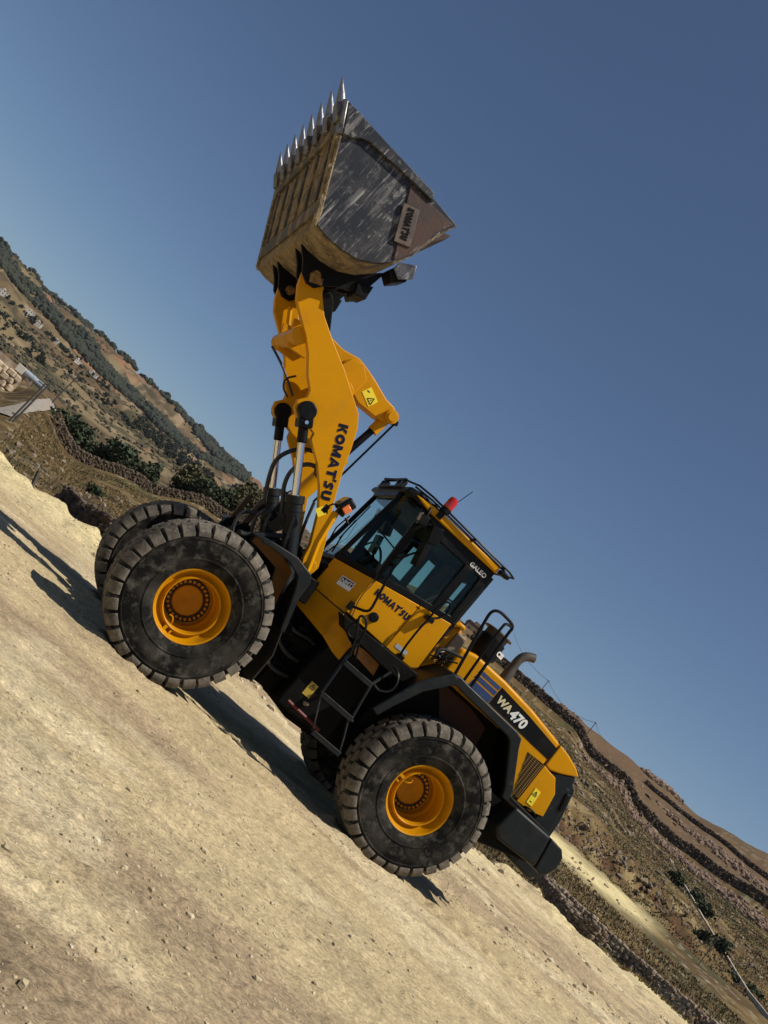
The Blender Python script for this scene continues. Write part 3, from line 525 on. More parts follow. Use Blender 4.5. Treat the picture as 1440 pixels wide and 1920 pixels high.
# left: road, block retaining wall, tank
ROAD = mat('pale_concrete_road', (.29, .255, .21), .85, noise=[(.8, 5, (.21, .185, .15), .45, .65)], bump=(5, .2, .02))
def ribbon(name, pts, w, mt, kind=None, lift=.10, n=60):
    P = []
    for i in range(n+1):
        t = i/n*(len(pts)-1); k = min(int(t), len(pts)-2); P.append(pts[k].lerp(pts[k+1], t-k))
    V = []; 
    for i, p in enumerate(P):
        d = (P[min(i+1, n)]-P[max(i-1, 0)]); d.z = 0; d.normalize(); q = Vector((-d.y, d.x, 0)); 
        for s in np.linspace(-1, 1, 7): a = p+q*w*.5*s; V.append((a.x, a.y, gz(a.x, a.y)+lift))
    F = [(i*7+j, i*7+j+1, (i+1)*7+j+1, (i+1)*7+j) for i in range(n) for j in range(6)]
    o = fast(name, V, F, mt, smooth=True)
    if kind: tag(o, kind=kind)
    return o
ribbon('road', [on_ray(a, e, 40, 130)[0] for a, e in ((-10.2, -2.45), (-9.2, -2.3), (-8.35, -2.0), (-7.8, -1.2), (-7.2, -.35), (-6.75, .2), (-6.45, .42))], 1.15, ROAD, 'structure', .12)
BLOCK = mat('cream_block_masonry', (.46, .37, .26), .9, noise=[(.9, 4, (.30, .22, .15), .45, .6)], bump=(8, .4, .03))
b0 = bear(-13.5, 99); b1 = bear(-8.75, 100); b0.z = b1.z = zel(100, -.85); V = []; 
rw = thing('retaining_wall', 'retaining wall of big cream stone blocks beside the pale road', 'wall', (0, 0, 0))
ln_ = (b1-b0); L_ = ln_.length; dn = ln_.normalized(); P = []; Sx = []
for k in range(4):
    for i in range(int(L_/.75)): q = b0+dn*((i+.5*(k % 2))*.75); P.append((q.x+rng.normal()*.04, q.y+rng.normal()*.04, b0.z-.2+k*.62+rng.normal()*.03)); Sx.append(.40+.05*rng.random())
V, F = blobs(np.array(P), np.array(Sx), CB1, (1.1, 1.0, .85), .25); fast('stone_blocks', V, F, BLOCK, rw)
mid = (b0+b1)/2; MB().box((mid.x, mid.y-.35, b0.z+1.0), (L_, .5, 3.2), (0, 0, math.atan2(dn.y, dn.x))).build('core', STONE, rw, smooth=0)
TNK = mat('pale_blue_grey_metal', (.42, .47, .52), .35, .4)
p = bear(-8.35, 100); p.z = zel(100, .25); tk = thing('water_pipe', 'pale blue grey steel pipe lying at the end of the block wall', 'pipe', p+Vector((0, 0, .75)))
MB().cyl((-1.3, 0, 0), (1.0, 0, 0), .34, 20).build('barrel', TNK, tk); MB().cyl((-.05, 0, 0), (.08, 0, 0), .38, 20).build('flange', TNK, tk); MB().box((1.5, 0, -.1), (.9, .8, .8)).build('end_block', HW, tk, bevel=.05)
MB().box((0, 0, -.6), (.5, .5, .9)).build('support', STONE, tk)
# right: pale concrete channel wall with fence posts
cw = thing('concrete_wall', 'thin pale concrete topped wall running down the right slope', 'wall', (0, 0, 0)); CN = mat('pale_concrete', (.42, .38, .30), .85, noise=[(2, 4, (.30, .26, .20), .45, .65)])
pts = [on_ray(a, e, 60, 184)[0] for a, e in [(37.5, 3.8), (38.6, 3.3), (39.6, 2.9), (40.5, 2.5), (41.5, 2.1), (42.4, 1.75), (43.3, 1.4), (44.2, 1.05), (45.8, .7), (47.5, .4)]]
b = MB(); b.quadstrip([p+Vector((0, 0, -.5)) for p in pts], [p+Vector((0, 0, .22)) for p in pts], (.3, 0, 0)); b.build('wall_body', CN, cw, smooth=0)
for k, (az, r) in enumerate([(37.0, 150), (38.0, 140), (38.9, 135), (39.9, 128), (41.1, 125), (42.3, 122), (43.5, 118)]):
    p = bear(az, r); o = MB().tube([p-Vector((0, 0, .3)), p+Vector((0, 0, 2.3))], .05, 6).build('fence_post', WOOD); tag(o, ORD[k]+' thin dark fence post from the left among the shrubs of the right slope', 'fence post', 'fence posts on the right slope')
for k, (az, r, lb) in enumerate([(-4.0, 30, 'leaning dark stake beside the left edge of the pad'), (-2.7, 30.6, 'thin metal stake behind the near stone wall'), (-1.3, 31.2, 'thin metal stake further right along the near stone wall'), (-.1, 31.8, 'thin metal stake nearest the far front tyre')]):
    p = bear(az, r); o = MB().tube([p-Vector((0, 0, .2)), p+Vector((.12 if k else .35, 0, 1.15 if k else .9))], .022 if k else .06, 6).build('fence_stake', WOOD); tag(o, lb, 'stake', 'stakes by the near stone wall')

# ================================================================== the wheel loader
LD = thing('wheel_loader', 'big yellow wheel loader on the dirt pad with its bucket raised high', 'wheel loader', (0, 0, 0))
ART = .1002; HX = 1.72; FLOC = (HX-HX*math.cos(ART), -HX*math.sin(ART), 0)
def FB(b, name, mt, parent=None, **k):        # a part of the front frame, turned about the articulation joint
    if parent is None: return b.build(name, mt, LD, loc=FLOC, rotz=ART, **k)
    return b.build(name, mt, parent, **k)
def RB(b, name, mt, parent=None, **k): return b.build(name, mt, parent or LD, **k)
# ---- wheels
def tyre_mesh():
    b = MB(); half = [(.37, .235), (.40, .275), (.46, .312), (.495, .322), (.50, .330), (.512, .330), (.517, .322), (.58, .336), (.655, .336), (.70, .330), (.705, .338), (.715, .338), (.72, .326), (.775, .315), (.795, .29), (.808, .25), (.815, .15)]
    b.lathe(half+[(r, -y) for r, y in half[::-1]], (0, 0, 0), 96, close=True)
    n = 31
    def blk(y0, y1, prof, a0, w0, w1, skew=0):      # prof: (y, r) outer outline; w angular half width bottom/top
        vs = []; k = len(prof)
        for sgn in (-1, 1):
            for (y, r, wt) in prof:
                a = a0+sgn*(w0*(1-wt)+w1*wt)+skew*y; vs.append((r*math.cos(a), y, r*math.sin(a)))
        b.add(vs, [tuple(range(k)), tuple(range(2*k-1, k-1, -1))]+[(i, i+k, (i+1) % k+k, (i+1) % k) for i in range(k)], 1)
    for i in range(n):
        a = 2*PI*i/n+rng.normal()*.004
        for sg in (1, -1):
            a_ = a+(PI/n if sg < 0 else 0)
            blk(0, 0, [(sg*.135, .79, 0), (sg*.14, .856, .9), (sg*.17, .868, 1), (sg*.235, .862, .95), (sg*.285, .842, .88), (sg*.318, .80, .75), (sg*.334, .755, .55), (sg*.33, .735, .4), (sg*.28, .76, 0)], a_, .088, .072)
            blk(0, 0, [(sg*.012, .79, 0), (sg*.016, .860, .9), (sg*.03, .870, 1), (sg*.10, .869, 1), (sg*.118, .860, .9), (sg*.122, .79, 0)], a_+PI/n*1.0, .090, .076, skew=sg*.25)
    for i in range(n*2):                          # small ribs on the sidewall shoulder
        a = 2*PI*i/(n*2)
    return b
_t = tyre_mesh().build('tyre', [RUB, RUBT], None, smooth=40); TYM = _t.data; bpy.data.objects.remove(_t)
rm = MB(); rm.lathe([(.372, .20), (.385, .245), (.398, .25), (.400, .268), (.392, .276), (.378, .268), (.370, .245), (.352, .20), (.338, .178), (.325, .172), (.318, .180), (.312, .205), (.304, .224), (.294, .232), (.285, .226), (.281, .205), (.281, .03), (.277, .0), (.258, -.02), (.256, -.13), (.245, -.135), (.0, -.14), (.0, -.2), (.36, -.2), (.38, -.26), (.385, .1)], (0, 0, 0), 72)
_t = rm.build('rim', YELD, None, smooth=40); RMM = _t.data; bpy.data.objects.remove(_t)
hb = MB(); hb.lathe([(0, -.10), (.155, -.10), (.165, -.108), (.168, -.14), (0, -.14)], (0, 0, 0), 48); hb.lathe([(.17, -.139), (.17, -.122), (.235, -.122), (.24, -.139)], (0, 0, 0), 48, mi=1)
for k in range(26): a = 2*PI*k/26; hb.cyl((.205*math.cos(a), -.135, .205*math.sin(a)), (.205*math.cos(a), -.094, .205*math.sin(a)), .0165, 8)
hb.cyl((0, -.101, 0), (0, -.096, 0), .006, 8)
_t = hb.build('wheel', [YELD, mat('dark_bolt_ring', (.035, .018, .006), .7)], None, smooth=35); HBM = _t.data; bpy.data.objects.remove(_t)  # dark brown ring under the hub bolts
vv = MB(); vv.tube([(.262, .20, .0), (.25, .225, .01), (.225, .228, .03), (.205, .22, .05), (.215, .21, .085)], .007, 6, smooth=1); vv.box((.335, .20, .02), (.10, .05, .035)); vv.box((.335, .205, -.05), (.045, .04, .02))
_t = vv.build('valve', YEL, None, smooth=35); VVM = _t.data; bpy.data.objects.remove(_t)
def wheel(x, y, sg, front, spin):
    w = bpy.data.objects.new('wheel', HBM); COL.objects.link(w); w.parent = LD
    M = Matrix.Translation((x, y, .832)) @ Matrix.Rotation(0 if sg > 0 else PI, 4, 'Z') @ Matrix.Rotation(spin, 4, 'Y') @ Matrix.Diagonal((.984, 1, .984, 1))
    if front: M = Matrix.Translation(FLOC) @ Matrix.Rotation(ART, 4, 'Z') @ M
    w.matrix_local = M
    for nm, me in (('tyre', TYM), ('rim', RMM), ('valve', VVM)):
        o = bpy.data.objects.new(nm, me); COL.objects.link(o); o.parent = w
        if nm == 'tyre': bv = o.modifiers.new('bevel', 'BEVEL'); bv.width = .012; bv.segments = 2; bv.limit_method = 'ANGLE'; bv.angle_limit = math.radians(38)
wheel(3.45, 1.15, 1, True, math.radians(83)); wheel(3.45, -1.15, -1, True, .4); wheel(0, 1.15, 1, False, math.radians(-10)+PI*0); wheel(0, -1.15, -1, False, 1.0)
GREASE = mat('greasy_pin_yellow', (.22, .11, .012), .45, noise=[(12, 6, (.02, .016, .01), .45, .6)])
RSTD = mat('dirty_wear_steel', (.05, .043, .036), .65, noise=[(5, 6, (.22, .165, .09), .48, .62), (14, 6, (.045, .04, .038), .55, .7)], bump=(25, .4, .01))
NPL = mat('worn_brown_name_plate', (.07, .05, .042), .6, noise=[(7, 6, (.15, .12, .10), .45, .65), (20, 5, (.06, .04, .035), .55, .7)], bump=(25, .2, .01))
# ---- bucket (front frame coordinates)
W2 = 1.45
inner = [(5.66, 5.50), (5.15, 4.62), (4.98, 4.54), (4.82, 4.56), (4.63, 4.62), (4.48, 4.72), (4.35, 4.87), (4.28, 5.04), (4.25, 5.22), (4.22, 5.42), (4.14, 5.62)]
outer = [(5.73, 5.60), (5.20, 4.60), (5.14, 4.48), (4.98, 4.47), (4.80, 4.49), (4.60, 4.55), (4.44, 4.66), (4.30, 4.83), (4.22, 5.02), (4.18, 5.21), (4.16, 5.42), (4.08, 5.62)]
b = MB(); b.quadstrip([(x, -W2, z) for x, z in outer], [(x, W2, z) for x, z in outer], (0, 0, 0))
pf = outer; n_ = len(pf); vs = []
for y in (-W2, W2):
    for x, z in pf: vs.append((x, y, z))
inn = []
for i, (x, z) in enumerate(pf):
    a = Vector(pf[max(i-1, 0)]); c = Vector(pf[min(i+1, n_-1)]); d = (c-a).normalized(); inn.append((x+d.y*.045, z-d.x*.045))
sgn = 1 if (Vector(inn[5])-Vector((4.9, 5.3))).length < (Vector(pf[5])-Vector((4.9, 5.3))).length else -1
inn = [(x+(xi-x)*sgn, z+(zi-z)*sgn) for (x, z), (xi, zi) in zip(pf, inn)]
b = MB(); ring = pf+inn[::-1]; b.prism(ring, -W2, W2)
BK = FB(b, 'bucket', DRT, bevel=0, smooth=25)
sp = [(5.72, 5.59), (5.18, 4.62), (5.14, 4.50), (4.98, 4.485), (4.80, 4.505), (4.60, 4.565), (4.45, 4.67), (4.31, 4.84), (4.23, 5.02), (4.20, 5.21), (4.18, 5.42), (4.09, 5.61), (4.50, 5.62), (5.30, 5.60)]
for s in (1, -1):
    side = FB(MB().prism(sp, s*(W2-.005), s*(W2+.03)), 'side_plate', STL, BK, bevel=.006)
    # rear wear plate of rusty steel
    MB().prism([(4.73, 5.52), (4.34, 4.84), (4.32, 4.85), (4.245, 5.03), (4.215, 5.21), (4.20, 5.40), (4.13, 5.58)], s*(W2+.028), s*(W2+.045)).build('wear_plate', RST, side, bevel=.004)
    MB().prism([(5.73, 5.60), (5.55, 5.612), (5.30, 5.615), (4.50, 5.645), (4.45, 5.57), (4.80, 5.54), (5.15, 5.50), (5.32, 5.48), (5.40, 5.44), (5.47, 5.36), (5.56, 5.33)], s*(W2+.028), s*(W2+.075)).build('side_cutter', STL, side, bevel=.01)
    MB().prism([(5.74, 5.61), (5.56, 5.32), (5.60, 5.28), (5.79, 5.58)], s*(W2-.06), s*(W2+.085)).build('corner_shroud', WRN, side, bevel=.015)
    MB().prism([(5.56, 5.32), (5.18, 4.62), (5.13, 4.47), (5.185, 4.50), (5.235, 4.60), (5.62, 5.30)], s*(W2-.05), s*(W2+.045)).build('dirt_crust', DRT, side, bevel=.01)
    if s > 0:
        np_ = MB().prism([(4.66, 5.33), (4.49, 5.40), (4.30, 5.05), (4.47, 4.97)], W2+.045, W2+.062).build('name_plate', NPL, side, bevel=.004)
        up_ = Vector((-.17, 0, .08)).normalized(); dr = Vector((-.19, 0, -.36)).normalized()
        o_ = Vector((4.66, W2+.064, 5.33))+up_*.055+dr*.03
        blocktext('lettering', "KOMAT'SU", BLK, np_, o_, o_+dr*.33, .075, (-.4, 0, .19))
fl = Vector((5.20-5.73, 0, 4.60-5.60)).normalized(); fn = Vector((-fl.z, 0, fl.x)); fn = fn if fn.x > 0 else -fn
def onfloor(t, y, out=0): p = Vector((5.73, 0, 5.60))+fl*t+fn*out; return Vector((p.x, y, p.z))
# cutting edge plate, strips and ribs under the floor
b = MB()
def slab(b, t0, t1, y0, y1, h, mi=0):
    P = [onfloor(t, y, o) for o in (-.01, h) for t, y in ((t0, y0), (t1, y0), (t1, y1), (t0, y1))]
    b.add(P, [(0, 1, 2, 3), (7, 6, 5, 4), (0, 4, 5, 1), (1, 5, 6, 2), (2, 6, 7, 3), (3, 7, 4, 0)], mi)
slab(b, -.02, .26, -W2-.02, W2+.02, .035); FB(b, 'cutting_edge', DRT, BK, bevel=.006)
b = MB(); slab(b, .21, .30, -W2, W2, .042); slab(b, .995, 1.14, -W2-.02, W2+.02, .035); FB(b, 'cross_strip', RSTD, BK, bevel=.006)
for k in range(6):
    y = -1.2+k*.48; b = MB(); slab(b, .34, .96, y-.04, y+.04, .028); FB(b, 'wear_strip', RSTD, BK, bevel=.008)
    b = MB(); slab(b, .36, .62, y+.10, y+.36, .014); slab(b, .66, .94, y+.12, y+.34, .012); FB(b, 'dirt_patch', DRT, BK, bevel=.008)
# teeth
for k in range(8):
    y = -1.40+k*.40; b0 = onfloor(.10, y, .03); d = Vector((.21, 0, .25)).normalized(); u = Vector((d.z, 0, -d.x)); v = Vector((0, 1, 0))
    b = MB(); st = [(-.10, .040, .055), (.06, .056, .060), (.10, .054, .056), (.20, .038, .041), (.29, .019, .024), (.355, .007, .012)]; vs = []
    for t, hu, hv in st:
        for a in range(8): vs.append(b0+d*t+u*hu*math.cos(a*PI/4+PI/8)*1.1+v*hv*math.sin(a*PI/4+PI/8)*1.1)
    b.add(vs, [(i*8+j, i*8+(j+1) % 8, (i+1)*8+(j+1) % 8, (i+1)*8+j) for i in range(5) for j in range(8)]+[tuple(range(8)), tuple(range(47, 39, -1))])
    tt = FB(b, 'tooth', TTH, BK, smooth=50)
    b = MB(); b.box((b0+d*.0)+u*.0, (.125, .16, .19), (0, math.atan2(d.x, d.z), 0)); b.cyl(b0+d*.03-v*.085, b0+d*.03+v*.085, .024, 10); b.build('adapter', WRN, tt, bevel=.012)
# spill guard, hinge brackets, stoppers
FB(MB().prism([(4.22, 5.40), (4.08, 5.62), (4.0, 5.66), (4.02, 5.58), (4.14, 5.38)], -1.1, 1.1), 'spill_guard', RST, BK, bevel=.008)
ear = [(5.08, 4.47), (4.95, 4.36), (4.86, 4.25), (4.76, 4.205), (4.66, 4.23), (4.60, 4.32), (4.50, 4.42), (4.36, 4.50), (4.23, 4.68), (4.20, 4.95), (4.3, 4.84), (4.44, 4.67), (4.6, 4.56), (4.8, 4.50), (4.98, 4.48)]
for s in (1, -1):
    for yo in (.72, .46): FB(MB().prism(ear, s*yo-.022, s*yo+.022), 'hinge_bracket', BLK, BK, bevel=.006)
    FB(MB().cyl((4.74, s*.78, 4.33), (4.74, s*.42, 4.33), .058, 20).box((4.70, s*.76, 4.30), (.15, .03, .07), (0, .5, 0)), 'hinge_pin', GREASE, BK)
    FB(MB().prism([(4.20, 4.72), (4.17, 4.55), (4.30, 4.5), (4.36, 4.62)], s*.78, s*.44), 'stopper', BLK, BK, bevel=.01)
    FB(MB().prism([(4.19, 5.02), (4.04, 5.10), (3.99, 4.99), (4.10, 4.86), (4.22, 4.93)], s*.90, s*.62), 'stopper', BLK, BK, bevel=.01); FB(MB().prism([(4.19, 5.08), (4.03, 5.20), (3.96, 5.06), (4.08, 4.93), (4.20, 4.98)], s*.905, s*.93), 'stopper_plate', WRN, BK, bevel=.006)
FB(MB().prism([(4.24, 4.95), (4.36, 4.42), (4.48, 4.33), (4.56, 4.42), (4.50, 4.60), (4.32, 4.86)], -.17, -.12).prism([(4.24, 4.95), (4.36, 4.42), (4.48, 4.33), (4.56, 4.42), (4.50, 4.60), (4.32, 4.86)], .12, .17).cyl((4.45, -.2, 4.43), (4.45, .2, 4.43), .05, 16), 'link_bracket', BLK, BK, bevel=.006)
# ---- lift arms
arm = [(4.74, 4.47), (4.62, 4.42), (4.54, 4.29), (4.36, 4.13), (4.10, 4.00), (3.78, 3.86), (3.50, 3.71), (3.33, 3.62), (3.23, 3.50), (3.12, 3.27), (3.03, 3.04), (2.85, 2.68), (2.62, 2.30), (2.48, 2.02), (2.50, 1.90), (2.62, 1.86), (2.70, 2.00), (2.74, 2.16), (2.92, 2.49), (3.10, 2.70), (3.30, 2.88), (3.45, 2.97), (3.54, 3.03), (3.56, 3.10), (3.63, 3.11), (3.72, 3.10), (3.83, 3.10), (3.92, 3.16), (3.95, 3.25), (3.89, 3.34), (3.92, 3.42), (4.05, 3.52), (4.21, 3.70), (4.36, 3.82), (4.56, 3.94), (4.70, 4.03), (4.80, 4.16), (4.86, 4.30), (4.84, 4.42)]
ARMS = []
for s in (1, -1):
    A1 = FB(MB().prism(arm, s*.53, s*.62), 'lift_arm', YEL, bevel=.008); ARMS.append(A1)
    MB().cyl((4.74, s*.51, 4.33), (4.74, s*.66, 4.33), .11, 28).build('pin_boss', YEL, A1, bevel=.006); MB().cyl((2.57, s*.50, 1.98), (2.57, s*.635, 1.98), .07, 28).build('pin_boss', YEL, A1, bevel=.006)
o_ = Vector((3.425, .622, 3.385)); blocktext('lettering', "KOMAT'SU", NAVY, ARMS[0], o_, Vector((3.005, .622, 2.615)), .112, (-.878, 0, .478))
MB().box((2.90, .6235, 2.52), (.10, .004, .12), (0, -.5, 0)).build('warning_label', STK, ARMS[0], smooth=0)
CT = FB(MB().cyl((4.40, -.54, 3.80), (4.40, .54, 3.80), .10, 28).prism([(4.55, 3.95), (4.40, 3.66), (4.16, 3.70), (4.1, 3.86), (4.30, 4.05)], -.30, -.24).prism([(4.55, 3.95), (4.40, 3.66), (4.16, 3.70), (4.1, 3.86), (4.30, 4.05)], .30, .24), 'cross_tube', YEL, bevel=.006)
FB(MB().cyl((3.62, -.54, 3.70), (3.62, .54, 3.70), .12, 28).prism([(3.45, 3.55), (3.75, 3.5), (3.85, 3.75), (3.75, 4.10), (3.6, 4.16), (3.45, 4.05)], -.27, -.21).prism([(3.45, 3.55), (3.75, 3.5), (3.85, 3.75), (3.75, 4.10), (3.6, 4.16), (3.45, 4.05)], .27, .21), 'cross_tube', YEL, bevel=.006)
bc = [(4.15, 3.98), (4.21, 4.03), (4.18, 4.10), (4.10, 4.15), (4.0, 4.15), (3.87, 4.15), (3.77, 4.18), (3.65, 4.215), (3.51, 4.20), (3.33, 4.165), (3.08, 4.10), (2.95, 4.10), (2.85, 4.06), (2.82, 3.98), (2.85, 3.91), (2.93, 3.87), (3.02, 3.85), (3.31, 3.82), (3.45, 3.86), (3.62, 3.86), (3.85, 3.92), (4.10, 4.05)]
BCK = FB(MB().prism(bc, -.11, .11), 'bellcrank', YEL, bevel=.012)
MB().cyl((3.62, -.28, 4.02), (3.62, .17, 4.02), .155, 32).cyl((3.62, .17, 4.02), (3.62, .19, 4.02), .12, 32).build('pivot_boss', YEL, BCK, bevel=.006); MB().cyl((2.90, -.17, 3.985), (2.90, .17, 3.985), .085, 28).cyl((2.90, .17, 3.985), (2.90, .19, 3.985), .06, 28).build('pivot_boss', YEL, BCK, bevel=.006)
lb_ = MB().prism([(3.37, 3.95), (3.32, 4.07), (3.14, 4.00), (3.19, 3.875)], .111, .115).build('warning_label', STK, BCK, smooth=0)
tri = MB()
def trisign(b, c, r, u, s, y, th=.008):
    r = Vector((r[0], 0, r[1])).normalized(); u = Vector((u[0], 0, u[1])).normalized(); P = [Vector((c[0], y, c[1]))+r*x*s+u*z*s for x, z in ((-.5, -.4), (.5, -.4), (0, .5))]
    for i in range(3): b.tube([P[i], P[(i+1) % 3]], th, 5)
    b.tube([(P[0]+P[1]+P[2])/3+u*s*.18, (P[0]+P[1]+P[2])/3-u*s*.14], th, 5)
trisign(tri, (3.215, 3.955), (-.18, -.07), (.05, -.12) if False else (-.05, .12), .085, .117, .005)
tri.box((3.31, .117, 4.01), (.04, .004, .01)); tri.build('warning_symbol', BLK, lb_, smooth=0)
FB(MB().prism([(4.06, 4.06), (4.14, 3.98), (4.24, 4.06), (4.50, 4.36), (4.50, 4.45), (4.42, 4.49), (4.34, 4.44)], -.20, -.125).prism([(4.06, 4.06), (4.14, 3.98), (4.24, 4.06), (4.50, 4.36), (4.50, 4.45), (4.42, 4.49), (4.34, 4.44)], .125, .20).cyl((4.14, -.22, 4.06), (4.14, .22, 4.06), .05, 16), 'bucket_link', BLKM, bevel=.01)
# tilt cylinder and positioner rod
TC = FB(MB().tube([(3.00, 0, 3.22), (3.085, 0, 2.38)], .095, 24).cyl((3.00, 0, 3.24), (3.005, 0, 3.18), .11, 24), 'tilt_cylinder', YEL, bevel=.004)
MB().cyl((2.915, 0, 3.90), (3.0, 0, 3.2), .045, 20).build('rod', BLK, TC); MB().cyl((2.90, 0, 4.0), (2.925, 0, 3.72), .07, 16).build('rod_end', YEL, TC)
FB(MB().tube([(2.79, .05, 3.98), (2.85, .05, 3.17), (2.90, .05, 2.6)], .014, 8).box((2.80, .03, 3.98), (.09, .06, .06), (0, .4, 0)), 'positioner_rod', BLK)
FB(MB().tube([(3.085, 0, 2.40), (3.10, 0, 2.1)], .10, 24).cyl((3.10, -.2, 2.12), (3.10, .2, 2.12), .11, 20), 'cylinder_mount', BLKM)
# lift cylinders
for s in (1, -1):
    d = Vector((2.92-3.85, 0, 1.96-3.24)).normalized(); top = Vector((3.80, s*.60, 3.22)); 
    LC = FB(MB().tube([top+d*.98, top+d*2.05], .098, 28).cyl(top+d*.95, top+d*1.04, .112, 28).cyl(top+d*1.10, top+d*1.13, .104, 28), 'lift_cylinder', GRY, bevel=.004)
    MB().cyl(top+d*.30, top+d*1.0, .044, 24).build('rod', CHR, LC)
    MB().cyl(top+d*.12, top+d*.36, .058, 20).cyl((3.80, s*.50, 3.22), (3.80, s*.72, 3.22), .108, 28).box(top+d*.08, (.16, .22, .22), (0, math.atan2(d.x, d.z), 0)).build('rod_end', BLK, LC, bevel=.015)
    MB().cyl(top+d*.13+Vector((0, s*.11, 0)), top+d*.13+Vector((0, s*.125, 0)), .022, 12).build('grease_plug', CHR, LC)
DKBR = mat('dark_brown_bracket', (.06, .03, .012), .6)
# ---- front frame, axle, hoses
FF = FB(MB().prism([(2.20, .65), (2.25, 1.55), (2.38, 2.00), (2.52, 2.14), (2.66, 2.12), (2.80, 1.90), (3.05, 1.80), (3.28, 1.84), (3.40, 1.88), (3.47, 1.78), (3.52, 1.5), (3.75, 1.2), (3.8, .75), (3.4, .6)], .30, .42).prism([(2.20, .65), (2.25, 1.55), (2.38, 2.00), (2.52, 2.14), (2.66, 2.12), (2.80, 1.90), (3.05, 1.80), (3.28, 1.84), (3.40, 1.88), (3.47, 1.78), (3.52, 1.5), (3.75, 1.2), (3.8, .75), (3.4, .6)], -.30, -.42).prism([(1.9, .6), (2.1, 1.5), (2.5, 1.75), (3.4, 1.75), (3.6, 1.1), (3.5, .55)], -.36, .36), 'front_frame', BLKM, bevel=.01)
for s in (1, -1): FB(MB().prism([(3.36, 1.8), (3.44, 1.8), (3.46, 2.18), (3.40, 2.2)], s*.34, s*.40), 'pipe_bracket', DKBR, bevel=.005)
FB(MB().cyl((3.45, -.95, .85), (3.45, .95, .85), .20, 24).cyl((3.45, .80, .85), (3.45, 1.0, .85), .30, 28).cyl((3.45, -.80, .85), (3.45, -1.0, .85), .30, 28), 'axle', BLKM)
FB(MB().tube([(3.50, .88, 1.72), (3.42, .80, 1.745), (3.02, .76, 2.06)], .03, 10).tube([(3.46, .74, 1.70), (3.1, .70, 1.95)], .022, 8), 'guard_rail', GRY)
for P, r, y in [([(3.36, 2.10), (3.45, 2.24), (3.56, 2.42), (3.645, 2.62), (3.58, 2.82), (3.45, 2.96), (3.30, 3.01), (3.2, 2.95)], .026, .38), ([(3.20, 2.2), (3.28, 2.32), (3.40, 2.46), (3.45, 2.63), (3.41, 2.75), (3.32, 2.85), (3.2, 2.86)], .026, .5),
                ([(3.36, 2.12), (3.40, 2.0), (3.32, 1.82), (3.15, 1.70), (2.95, 1.6)], .022, .50), ([(3.30, 2.12), (3.28, 2.0), (3.18, 1.85), (3.0, 1.75), (2.8, 1.7)], .02, .56), ([(3.14, 2.25), (3.08, 2.1), (2.98, 1.85), (2.86, 1.6), (2.75, 1.4)], .018, .84), ([(2.9, 2.6), (2.8, 2.3), (2.7, 2.1), (2.55, 1.8)], .02, .1), ([(4.45, 3.68), (4.2, 3.60), (4.0, 3.5), (3.86, 3.42)], .016, -.4), ([(4.0, 3.62), (4.08, 3.5), (4.02, 3.40), (3.9, 3.36)], .013, -.36), ([(4.55, 4.28), (4.42, 4.22), (4.33, 4.12)], .012, .1),
                ([(3.42, 2.0), (3.55, 1.95), (3.5, 1.7), (3.3, 1.55)], .02, .46), ([(2.35, 1.2), (2.1, 1.05), (1.8, 1.1), (1.5, 1.0)], .028, .48), ([(2.4, .95), (2.1, .82), (1.8, .9), (1.55, .85)], .024, .55), ([(2.45, 1.4), (2.2, 1.3), (1.9, 1.38), (1.6, 1.25)], .024, .5)]:
    FB(MB().tube([(x, y, z) for x, z in P], r, 8, smooth=2), 'hose', HOS)
FB(MB().tube([(4.60, -.47, 4.2), (4.42, -.47, 3.95)], .03, 8).tube([(4.42, -.47, 3.95), (4.32, -.47, 3.78)], .018, 8), 'lubrication_pipe', YEL)
FB(MB().tube([(2.98, .52, 3.02), (3.05, .52, 2.86), (3.2, .52, 2.75), (3.3, .52, 2.9)], .012, 6, smooth=1), 'grease_line', HOS)
for (x, y, z, sx, sy, sz) in [(3.38, .36, 2.10, .07, .16, .10), (3.25, .42, 2.12, .09, .12, .11), (2.95, .46, 1.9, .2, .16, .16), (2.7, .2, 1.9, .3, .5, .3), (2.45, .5, 1.75, .22, .3, .3), (2.30, .3, 2.02, .2, .4, .25)]:
    FB(MB().box((x, y, z), (sx, sy, sz), (0, random.uniform(-.4, .4), 0)), 'valve_block', BLKM, bevel=.015)
